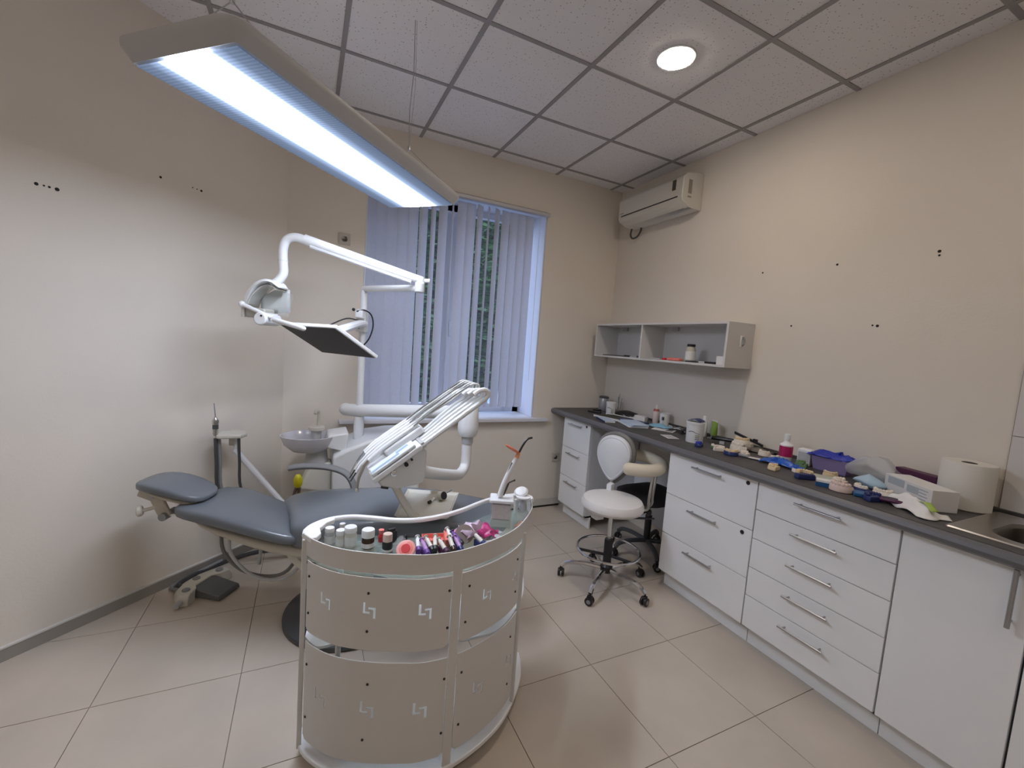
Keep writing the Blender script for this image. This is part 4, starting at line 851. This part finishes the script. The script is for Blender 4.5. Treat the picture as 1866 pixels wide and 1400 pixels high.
for k in range(3): MB().obox((.004*k,-.003*k,.004+.008*k), (.15-.01*k,.24,.0076), .03*k).done('pad', [paper, bluepaper, bluepaper][k], t, bevel=.0006)
t = free('notebook', 'dark blue closed folder behind the pale paper stack', 'folder', (-.10, -.56, ZT), .2); MB().box(-.05,.05,-.12,.12,0,.010).done('cover', navy, t, bevel=.002)
small('small_carton', 'small white carton in front of the pink bottle', 'box', (-.02,-.56,ZT), (.07,.09,.045), paper, .5)
small('small_carton', 'flat grey carton beside the black pouch near the wall', 'box', (.07,-.46,ZT), (.06,.12,.03), pale, .1)
small('folded_leaflet', 'white folded leaflet leaning behind the small carton', 'paper', (.02,-.48,ZT), (.10,.13,.012), paper, -.4)
t = free('spray_bottle', 'tall pale bottle with pink collar and nozzle near the wall', 'bottle', (.06, -.645, ZT))
MB().lathe([(.023,0),(.025,.004),(.025,.10),(.016,.118)], n=18).done('body', mat('pale_pink', (.66,.55,.54), .4), t); MB().lathe([(.0245,.098),(.0245,.110),(.018,.120)], n=18).done('collar', mat('rust', (.35,.10,.08), .5), t); MB().lathe([(.012,.118),(.010,.145),(.004,.15),(.003,.17)], n=12).done('nozzle', cream, t)
t = free('paper_cup', 'plain white cup beside the pink-collared bottle', 'cup', (.055, -.745, ZT)); MB().lathe([(.032,0),(.040,.098),(.042,.10),(.038,.10),(.031,.004)], n=24).done('wall', paper, t); MB().box(-.045,-.035,-.03,-.015,.05,.075).done('mark', darkg, t)
t = free('film_packet', 'crumpled light blue plastic packet in front of the white cup', 'packet', (-.045, -.80, ZT), .2); MB().sheet(lambda u, v: ((u-.5)*.11, (v-.5)*.17, .008+.02*math.sin(3.1*u)*math.sin(3.1*v)), 10, 10).rough(.008, 30, 4).done('film', lightblue, t, solid=.002)
t = free('paper_sheet', 'white instruction sheet lying under the light blue packet', 'paper', (-.10, -.90, ZT), .5); MB().box(-.05,.05,-.08,.08,0,.003).done('sheet', paper, t); MB().box(-.04,.04,-.07,-.02,.003,.0034).done('print', ink, t)
t = free('paper_card', 'small white card alone near the front edge of the worktop', 'card', (-.255, -1.11, ZT), -.35); MB().box(-.04,.04,-.062,.062,0,.002).done('sheet', mat('pink_card', (.66,.63,.64), .7), t); MB().box(-.025,.025,-.045,.03,.002,.0024).done('print', pale, t)
t = free('tool_bundle', 'tangle of black and clear tools left of the large tub', 'tools', (-.02, -.975, ZT), .3)
for k in range(7): MB().tube([(-.05+.015*k,-.07+.01*k,.008), (-.02+.01*k,.0+.01*(k%3),.018+.004*(k%2)), (.02-.008*k,.07,.010)], .005+.001*(k%3), 6, smooth=4).done('tool', [black, pale, midg][k%3], t)
MB().lathe([(.012,0),(.012,.03)], (-.06,-.05,.0), 12).done('black_cap', black, t)
t = free('tool_bundle', 'flat grey clips against the wall behind the tangled tools', 'tools', (.06, -.87, ZT), 0)
for k in range(4): MB().obox((0,-.06+.04*k,.008), (.05,.012,.014), .4*k).done('clip', [darkg, pale][k%2], t, bevel=.002)
tub('large white printed tub with dark blue lid piece on top', -.195, -1.265, .056, .135)
t = free('folded_film', 'dark blue folded piece lying on top of the large tub', 'lid', (-.190, -1.265, ZT+.137), .3); MB().sheet(lambda u, v: ((u-.5)*.08, (v-.5)*.085, .004+.014*math.sin(3.14*v)), 8, 8).rough(.004, 40, 1).done('shell', navy, t, solid=.003)
t = free('cream_tube', 'white upright tube bottle behind the large tub', 'bottle', (.045, -1.13, ZT)); MB().lathe([(.020,0),(.026,.01),(.027,.10),(.012,.125),(.010,.145),(.004,.15)], n=18).done('body', plast, t); MB().lathe([(.006,.112),(.006,.118)], (-.02,-.01,0), 8).done('dot', darkg, t)
t = free('paste_tube', 'green and white squeeze tube standing on its cap by the wall', 'tube', (.05, -1.215, ZT), -.3)
MB().loft([[(rx*math.cos(a), ry*math.sin(a), z) for a in [2*math.pi*i/18 for i in range(18)]] for rx, ry, z in ((.014,.014,0),(.014,.014,.02),(.022,.022,.028),(.020,.026,.07),(.006,.031,.118),(.002,.033,.128))]).done('body', green, t)
MB().lathe([(.017,0),(.017,.022)], n=16).done('cap', plast, t)
MB().box(-.003,.003,-.033,.033,.122,.130).done('crimp', paper, t)
t = free('scraper', 'black grooved tool handle resting behind the plaster casts', 'tool', (-.02, -1.345, ZT), .35); MB().tube([(0,-.07,.035),(0,.0,.032),(0,.07,.028)], .013, 10, flat=1.2).done('grip', black, t); MB().cyl((0,.06,.02),(0,.10,.02), .006).done('shaft', steel, t); MB().obox((0,0,.009), (.03,.03,.02)).done('rest', pale, t)
t = free('carving_knife', 'black knife with a slanted blade leaning against the wall', 'tool', (.05, -1.47, ZT), .1); MB().quadbox([(-.006,-.10,.03),(.006,-.10,.03),(.006,.09,.075),(-.006,.09,.075),(-.006,-.10,.045),(.006,-.10,.045),(.006,.09,.092),(-.006,.09,.092)]).done('blade', black, t, bevel=.002); MB().obox((0,-.05,.06), (.012,.03,.02)).done('knob', black, t, bevel=.003)
MB().obox((-.01,0,.02), (.04,.08,.04)).done('support_block', plaster, t, bevel=.006)
# plaster casts and trays
ellcast('small dark blue impression tray just right of the large tub', -.275, -1.385, navy, royal, .5, .85, 'impression_tray', 'impression trays on the worktop')
ellcast('greenish cast beside the dark blue impression tray', -.195, -1.43, mat('green_base', (.10,.20,.08), .6), plaster, 1.2, .7)
ellcast('cream cast at the front edge, right of the greenish one', -.245, -1.50, plaster, plaster, -.6, .95)
ellcast('tall pile-like white cast in the middle of the clutter', -.075, -1.52, plaster, plaster, .8, 1.6)
ellcast('white cast resting on the tall white one', -.075, -1.52, plaster, plasterb, 2.2, 1.25, z=ZT+.045)
ellcast('navy based cast near the front edge left of the spatula', -.25, -1.585, navy, plasterb, 2.6, 1.1)
ellcast('cream cast behind the navy based one', -.185, -1.635, plaster, plaster, .3, .9)
ellcast('white cast behind the spatula near the dark strip', -.03, -1.645, plaster, plaster, 1.6, .95)
ellcast('small pinkish cast left of the magenta bottle', -.055, -1.72, pinkp, plaster, 2.9, .75)
t = free('mixing_spatula', 'long grey spatula with white blade at the front of the worktop', 'spatula', (-.185, -1.725, ZT), .42); MB().box(-.018,.018,-.09,.06,.004,.009).done('blade', mat('spatula_white', (.62,.60,.60), .4), t, bevel=.002); MB().tube([(0,.06,.008),(0,.15,.012)], .009, 8).done('handle', midg, t)
t = free('grey_pouch', 'grey fabric pouch lying among the casts', 'pouch', (.02, -1.575, ZT), .1); MB().sheet(lambda u, v: ((u-.5)*.09, (v-.5)*.14, .006+.022*math.sin(3.1*u)*math.sin(3.1*v)), 8, 8).rough(.005, 30, 7).done('fabric', mat('grey_pouch', (.18,.165,.15), .8), t, solid=.003)
t = free('dark_strip', 'thin black strip tool against the wall behind the grey pouch', 'tool', (.085, -1.62, ZT), .05); MB().box(-.008,.008,-.07,.07,0,.012).done('strip', black, t, bevel=.002)
t = jar('plastic_bottle', 'white bottle with magenta label and rounded cap', (-.01,-1.755,ZT), .034, .155, plast, plast, .035, .016, .5, magenta, lz=(.22,.72), n=26)
t = free('pill_box', 'white rectangular container with grey label right of magenta bottle', 'box', (.02, -1.85, ZT), .15); MB().box(-.03,.03,-.034,.034,0,.092).done('body', plast, t, bevel=.006); MB().box(-.031,-.030,-.026,.028,.02,.075).done('label', pale, t); MB().box(-.0315,-.0305,-.02,.0,.004,.016).done('mark', darkg, t)
t = free('nitrile_glove', 'crumpled bright blue tray liner in front of the magenta bottle', 'glove', (-.155, -1.81, ZT), .2); MB().sheet(lambda u, v: ((u-.5)*.10, (v-.5)*.17, .01+.028*math.sin(3.1*u)*math.sin(3.1*v)), 10, 10).rough(.018, 34, 9).done('film', blue, t, solid=.003)
ellcast('tan cast at the front edge before the bright blue liner', -.30, -1.885, plasterb, plasterb, .2, .9)
ellcast('cast with blue base right of the tan cast', -.20, -1.955, plaster, blue, 1.0, 1.0)
ellcast('green based cast in front of the lilac box', -.08, -1.90, mat('green_base', (.10,.20,.08), .6), mat('green_base', (.10,.20,.08), .6), .4, 1.1)
ellcast('black based tan cast at the front edge', -.30, -2.035, navy, plasterb, -.5, 1.2)
ellcast('yellowish cast directly before the lilac box', -.10, -2.045, plasterb, plasterb, 1.9, .9)
t = free('lilac_box', 'open lilac box by the wall holding a blue glove', 'box', (.035, -1.985, ZT), .05)
MB().loft([[(x*k,y*k,z) for x, y in ((-.05,-.09),(.05,-.09),(.05,.09),(-.05,.09))] for k, z in ((.86,0),(1,.075),(.96,.075),(.84,.006))]).done('wall', lilac, t, bevel=.004)
t = free('nitrile_glove', 'dark blue glove crumpled on top of the lilac box', 'glove', (.035, -1.985, ZT+.072), .1); MB().sheet(lambda u, v: ((u-.5)*.11, (v-.5)*.21, .004+.028*math.sin(3.1*u)*math.sin(3.1*v)**.5), 12, 14).rough(.020, 38, 5).done('film', royal, t, solid=.003)
t = free('paper_pad', 'small cream pad flat among the casts before the bag', 'pad', (-.205, -2.06, ZT), .4); MB().box(-.04,.04,-.06,.06,0,.014).done('sheet', mat('pad_green', (.45,.47,.40), .6), t, bevel=.002)
t = free('small_carton', 'little blue-sided white carton at the worktop edge', 'box', (-.325, -2.135, ZT), .5); MB().box(-.022,.022,-.03,.03,0,.030).done('body', paper, t, bevel=.001); MB().box(-.0226,-.0216,-.031,.031,0,.020).done('blue_side', mat('teal_blue', (.01,.09,.25), .4), t)
ellcast('pink plaster cast beside the blue-sided carton', -.315, -2.205, pinkp, pinkp, 1.4, 1.25)
ellcast('second pink plaster cast behind the first', -.235, -2.165, pinkp, plaster, .2, 1.1)
ellcast('white cast with blue tray before the plastic bag', -.22, -2.245, navy, plaster, .9, 1.0)
t = free('blue_tray_lid', 'flat teal blue lid under the white cast', 'lid', (-.30, -2.275, ZT), .6); MB().box(-.035,.035,-.03,.03,0,.016).done('shell', mat('teal_blue', (.01,.09,.25), .4), t, bevel=.004)
ellcast('dark navy articulated tray at the front edge of the worktop', -.325, -2.335, navy, navy, -.3, 1.0, 'impression_tray', 'impression trays on the worktop')
ellcast('round white cast beside the glove box corner', -.195, -2.31, plaster, plaster, 2.0, 1.05)
t = free('clamp_tool', 'dark purple and black clamp lying at the worktop edge', 'tool', (-.30, -2.40, ZT), .15)
MB().tube([(0,.07,.012),(-.01,0,.020),(.01,-.06,.012)], .009, 8, smooth=4).done('jaw', dpurple, t); MB().tube([(.025,.07,.012),(.015,0,.022),(.012,-.06,.013)], .008, 8, smooth=4).done('jaw', black, t); MB().ball((.012,-.065,.012), .011).done('tip', plasterb, t)
def bag(lab, c, dims, rot, seed, m_, name='plastic_bag', cat='bag', amp=.018):
    t = free(name, lab, cat, c, rot)
    b_ = MB(); b_.ball((0,0,0), 1, (1,1,1), 30)
    for v in b_.b.verts: v.co = V(v.co.x*dims[0]/2, v.co.y*dims[1]/2, max(0.001, (v.co.z*.5+.5)*dims[2]*(1-.25*abs(v.co.y))))
    b_.rough(amp, 16, seed)
    for v in b_.b.verts: v.co.z = max(.001, v.co.z)
    b_.done('film', m_, t, angle=60); return t
bag('crumpled translucent plastic bag between lilac box and white carton', (.0, -2.19, ZT), (.15,.20,.15), .1, 3, bagm, amp=.034)
t = bag('small pale blue film bundle at the foot of the plastic bag', (-.105, -2.215, ZT), (.08,.12,.055), .3, 6, mat('pale_blue_film', (.36,.50,.62), .4), 'film_bundle', 'packet', amp=.02)
t = free('glove_carton', 'white printed glove carton lying before the paper roll', 'box', (-.11, -2.40, ZT), math.radians(-31))
MB().box(-.052,.052,-.125,.125,0,.088).done('carton', mat('carton_white', (.66,.65,.64), .5), t, bevel=.0015)
MB().box(-.0526,-.0518,.015,.105,.05,.082).box(-.0526,-.0518,-.06,.0,.045,.075).done('picture_panel', mat('print_grey', (.38,.42,.46), .6), t)
for k in range(5): MB().box(-.0526,-.0518,-.105+.006*(k%2),-.062,.018+.013*k,.022+.013*k).done('text_line', mat('print_blue', (.30,.34,.42), .6), t)
small('purple_carton', 'dark purple carton standing behind the white glove carton', 'box', (.045,-2.335,ZT), (.05,.17,.105), dpurple, -.25, bev=.001)
t = free('paper_roll', 'large white paper towel roll at the sink end of the worktop', 'paper roll', (.035, -2.495, ZT)); MB().lathe([(.024,.004),(.024,.002),(.083,.0),(.087,.004),(.087,.192),(.085,.196),(.026,.194),(.024,.190)], n=44).done('paper', mat('towel_paper', (.62,.60,.55), .9, bump=.2), t); MB().lathe([(.0245,.193),(.0245,.1945)], n=20).done('core', darkspot, t)
t = free('crumpled_napkin', 'crumpled white napkin with green print before the glove carton', 'napkin', (-.275, -2.44, ZT), -.5)
b_ = MB().sheet(lambda u, v: ((u-.5)*.11*(1-.3*abs(v-.5)), (v-.5)*.24, .004+.050*math.sin(3.1*u)*math.sin(3.1*v)), 18, 26); b_.rough(.016, 30, 3).done('paper', paper, t, solid=.0015)
MB().sheet(lambda u, v: (-.012+.026*u, -.105+.09*v, .028+.022*math.sin(3*v)), 3, 8).rough(.003, 40, 3).done('green_print', mat('bright_green', (.36,.50,.10), .6), t, solid=.001)
# ------------------------------------------------------------ things on the trolley's glass top
ZG = .7605
jar('medicine_bottle', 'pale bottle at the far left end of the trolley glass', (-2.445,-1.685,ZG), .017, .062, pale, paper, .014, .016, .95, paper)
jar('medicine_bottle', 'short white-capped bottle second from the left on the trolley', (-2.410,-1.706,ZG), .016, .058, cream, plast, .016, .0165, .95, paper)
jar('medicine_bottle', 'taller white-capped bottle third from the left on the trolley', (-2.378,-1.715,ZG), .021, .070, cream, plast, .018, .0215, .95, paper)
jar('medicine_bottle', 'amber bottle with a wide white cap on the trolley', (-2.322,-1.745,ZG), .022, .066, brownb, plast, .026, .0225, .9, paper, lz=(.1,.5))
jar('medicine_bottle', 'black bottle with a beige cap in the middle of the trolley', (-2.262,-1.79,ZG), .018, .062, black, mat('beige_cap', (.62,.48,.42), .4), .026, .0165, .9, paper, lz=(.02,.25))
t = free('red_cap_piece', 'small red piece behind the black bottle on the trolley', 'cap', (-2.272,-1.715,ZG), .4); MB().lathe([(.010,0),(.012,.02),(.006,.03)], n=12).done('cap', red, t); MB().lathe([(.008,.03),(.010,.045)], n=10).done('tip', salmon, t)
t = free('black_clip', 'black clip standing behind the beige-capped bottle', 'clip', (-2.232,-1.735,ZG), .3); MB().box(-.012,.012,-.008,.008,0,.045).done('clip', black, t, bevel=.003); MB().box(-.022,.006,-.006,.006,.045,.055).done('lever', black, t, bevel=.002)
t = free('clear_holder', 'clear stand with a black wedge left of the red ring', 'stand', (-2.215,-1.79,ZG), .2); MB().quadbox([(-.035,-.02,0),(.025,-.02,0),(.025,.02,0),(-.035,.02,0),(.0,-.015,.04),(.012,-.015,.04),(.012,.015,.04),(.0,.015,.04)]).done('wedge', acryl, t); MB().quadbox([(.004,-.006,.008),(.02,-.006,.008),(.02,.006,.008),(.004,.006,.008),(.012,-.006,.045),(.02,-.006,.048),(.02,.006,.048),(.012,.006,.045)]).done('black_blade', black, t)
t = free('ring_dispenser', 'round pink and red ring tilted against the front rail', 'ring', (-2.212,-1.858,ZG), 0)
q_ = (-.35,-.75,.95)
MB().lathe([(.030,-.004),(.033,0),(.031,.004),(.026,.005)], (0,0,.030), 28, q_).done('outer_ring', mat('pale_red', (.75,.33,.30), .4), t); MB().lathe([(.026,.0045),(.018,.0065)], (0,0,.030), 24, q_).done('pink_ring', salmon, t); MB().lathe([(.0155,.004),(.0155,.0078)], (0,0,.030), 20, q_).done('red_centre', red, t)
random.seed(21)
def syringe_(lab, x, y, ang, body, endm, L=.042, tilt=.30):
    t = free('composite_syringe', lab, 'syringe', (x, y, ZG), ang, 'composite syringes on the trolley'); MB().box(-.008,.008,-.02,.02,0,.024).done('rest', endm, t, bevel=.002)
    d = V(0, -math.cos(tilt), math.sin(tilt)*-1); a = V(0, L*.5, .026+L*math.sin(tilt)); 
    b_ = a + d*L
    MB().cyl(a, b_, .0078, n=12).done('barrel', body, t); MB().cyl(b_, b_+d*.016, .0100, .0092, n=14).done('cap', endm, t); MB().cyl(a, a-d*.012, .0045, n=10).lathe([(.009,0),(.009,.002)], a-d*.012, 12, -d).done('plunger', body, t)
wb = mat('syringe_white', (.66,.64,.58), .4); mg = mat('mauve', (.40,.22,.50), .4)
for x, y, an, bm_, em, lab in ((-2.165,-1.835,-.15,plast,purple,'upright white syringe with purple end right of the red ring'), (-2.148,-1.862,.1,mg,purple,'mauve syringe lying beside the red ring'), (-2.128,-1.845,.15,wb,black,'cream syringe with black cap, first of the row'), (-2.106,-1.845,-.25,wb,black,'cream syringe with black cap leaning left, second of the row'), (-2.086,-1.872,.2,wb,dpurple,'cream syringe with dark red cap at the rail'), (-2.052,-1.865,.0,wb,brownb,'short syringe with brown cap before the pink case'), (-2.03,-1.872,.1,mg,navy,'mauve syringe with navy round cap'), (-2.038,-1.80,.05,plast,black,'white syringe with black cap left of the brown disc'), (-2.02,-1.828,.3,purple,black,'purple syringe leaning on the brown disc'), (-1.945,-1.86,.35,wb,navy,'cream syringe with navy cap right of the brown disc')):
    syringe_(lab, x, y, an, bm_, em)
t = free('pink_case', 'open salmon pink case behind the row of syringes', 'case', (-2.085,-1.775,ZG), -.2); MB().loft([[(x*k,y*k,z) for x, y in ((-.05,-.03),(.05,-.03),(.05,.03),(-.05,.03))] for k, z in ((.9,0),(1,.02),(.93,.02),(.85,.004))]).done('tray', salmon, t, bevel=.003); MB().quadbox([(.03,-.05,.0),(.05,-.05,.0),(.05,.02,0),(.03,.02,0),(.03,-.05,.03),(.045,-.05,.03),(.045,.02,.035),(.03,.02,.035)]).done('side_flap', salmon, t, bevel=.003)
t = free('brown_disc', 'matte grey-brown disc standing among the syringes', 'disc', (-1.99,-1.825,ZG), 0); MB().lathe([(.034,-.003),(.035,0),(.034,.003)], (0,0,.040), 30, (-.3,-.75,.6)).done('disc', mat('grey_brown', (.22,.18,.16), .6), t); MB().obox((.012,.03,.012), (.03,.02,.024), .3).done('rest', pale, t)
for k, (x, y, z, r, sd, lab) in enumerate(((-1.945,-1.765,0,.2,1,'pink and white packet on top of the packet pile on the trolley'), (-1.905,-1.80,0,-.3,2,'magenta striped packet at the right of the packet pile'), (-1.955,-1.795,0,.5,3,'crumpled pink packet behind the brown disc'))):
    t = free('foil_packet', lab, 'packet', (x, y, ZG), r, 'pink packets on the trolley')
    MB().sheet(lambda u, v: ((u-.5)*.11, (v-.5)*.075, .012+.030*math.sin(3.1*u)*math.sin(3.1*v)+.012*k), 10, 8).rough(.020, 40, sd).done('foil', [pinkpack, mat('magenta_foil', (.50,.04,.20), .4, noise=.5, nscale=40), mat('mauve_foil', (.55,.42,.55), .4, noise=.5, nscale=30)][k], t, solid=.002)
for k, (x, y, r) in enumerate(((-1.90,-1.865,.3), (-1.865,-1.835,-.4), (-1.855,-1.80,.2), (-1.945,-1.895,.1))):
    t = free('clear_sachet', ['clear crumpled sachet at the front rail right of the syringes','clear sachet beside the acrylic box','clear twisted sachet behind the other sachets','long clear strip with grey print along the front rail'][k], 'sachet', (x, y, ZG), r, 'clear sachets on the trolley')
    MB().sheet(lambda u, v: ((u-.5)*.07, (v-.5)*.05, .008+.016*math.sin(3.1*u)*math.sin(3.1*v)), 8, 8).rough(.012, 40, 10+k).done('film', bagm, t, solid=.001)
    if k in (0, 3): MB().obox((0,0,.006), (.03,.006,.004)).done('print', darkg, t)
# acrylic dispenser and curing light
t = free('acrylic_dispenser', 'clear acrylic box with white lid holding cotton on the trolley', 'dispenser', (-1.787,-1.70,ZG), -.45)
MB().loft([[(x*k,y*k,z) for x, y in ((-.045,-.038),(.045,-.038),(.045,.038),(-.045,.038))] for k, z in ((.95,0),(1,.105))]).done('box', acryl, t)
MB().box(-.038,.038,-.031,.031,.035,.095).rough(.003, 60, 2).done('cotton_fill', mat('cotton', (.66,.60,.60), .9, noise=.1, nscale=90), t); MB().box(-.039,.039,-.032,.032,.002,.032).done('base_fill', mat('pale_green_fill', (.52,.58,.52), .6), t)
MB().box(-.050,.050,-.043,.043,.104,.118).done('lid', plast, t, bevel=.004)
cl = free('curing_light', 'white curing light wand with orange shield standing behind the dispenser', 'curing light', (-1.78,-1.66,ZG+.119), 0)
B0, B1 = V(-1.800,-1.705,.885), V(-1.738,-1.71,1.045)
MB().tube([B0, B0.lerp(B1,.45)+V(-.006,0,0), B1], [.013,.010], 14, smooth=4).done('body', plast, cl, world=True)
MB().cyl(B1, B1+(B1-B0).normalized()*.025, .0105, .008).done('collar', mat('pale_orange', (.80,.42,.25), .4), cl, world=True)
T0 = B1+(B1-B0).normalized()*.022
MB().lathe([(.034,-.001),(.034,.001)], T0+V(-.030,.0,.018), 24, (.55,.10,.82)).done('orange_shield', orange, cl, world=True)
MB().tube([T0, T0+V(.018,0,.035), T0+V(.036,0,.058), T0+V(.058,0,.064)], .0048, 8, smooth=4).done('light_guide', black, cl, world=True)
MB().tube([B0.lerp(B1,.35)+V(.012,-.004,0), B0.lerp(B1,.38)+V(.035,-.004,.004)], .003, 6).ball(B0.lerp(B1,.38)+V(.036,-.004,.004), .0045).done('trigger', darkg, cl, world=True)
MB().tube([B0.lerp(B1,.62)+V(-.013,-.002,.0), B0.lerp(B1,.86)+V(-.010,-.002,.004)], .0035, 6).done('side_button', darkg, cl, world=True)
MB().tube([B0.lerp(B1,.04)+V(.010,-.008,0), B0.lerp(B1,.35)+V(.010,-.008,0)], .004, 6).done('dark_seam', darkg, cl, world=True)
t = free('clear_container', 'small clear container with open white lid at the trolley end', 'container', (-1.672,-1.675,ZG), -.5)
MB().lathe([(.026,0),(.029,.095)], n=20).done('cup', acryl, t); MB().lathe([(.029,.095),(.032,.096),(.032,.102),(.027,.102)], n=20).done('rim', plast, t)
MB().lathe([(.030,0),(.031,.003),(.024,.010),(.006,.012)], (-.012,.02,.112), 20, (-.2,-.5,.9)).done('lid', plast, t); MB().ball((0,0,.06), .018, (1,1,1.6), 12).rough(.005, 80, 1).done('cotton', mat('cotton2', (.60,.63,.70), .9), t)
t = free('orange_sachet', 'small crumpled orange sachet under the clear container', 'sachet', (-1.72,-1.76,ZG), .3); MB().sheet(lambda u, v: ((u-.5)*.05, (v-.5)*.04, .01+.02*math.sin(3.1*u)*math.sin(3.1*v)), 6, 6).rough(.008, 50, 8).done('foil', mat('pale_copper', (.62,.38,.30), .4), t, solid=.001)
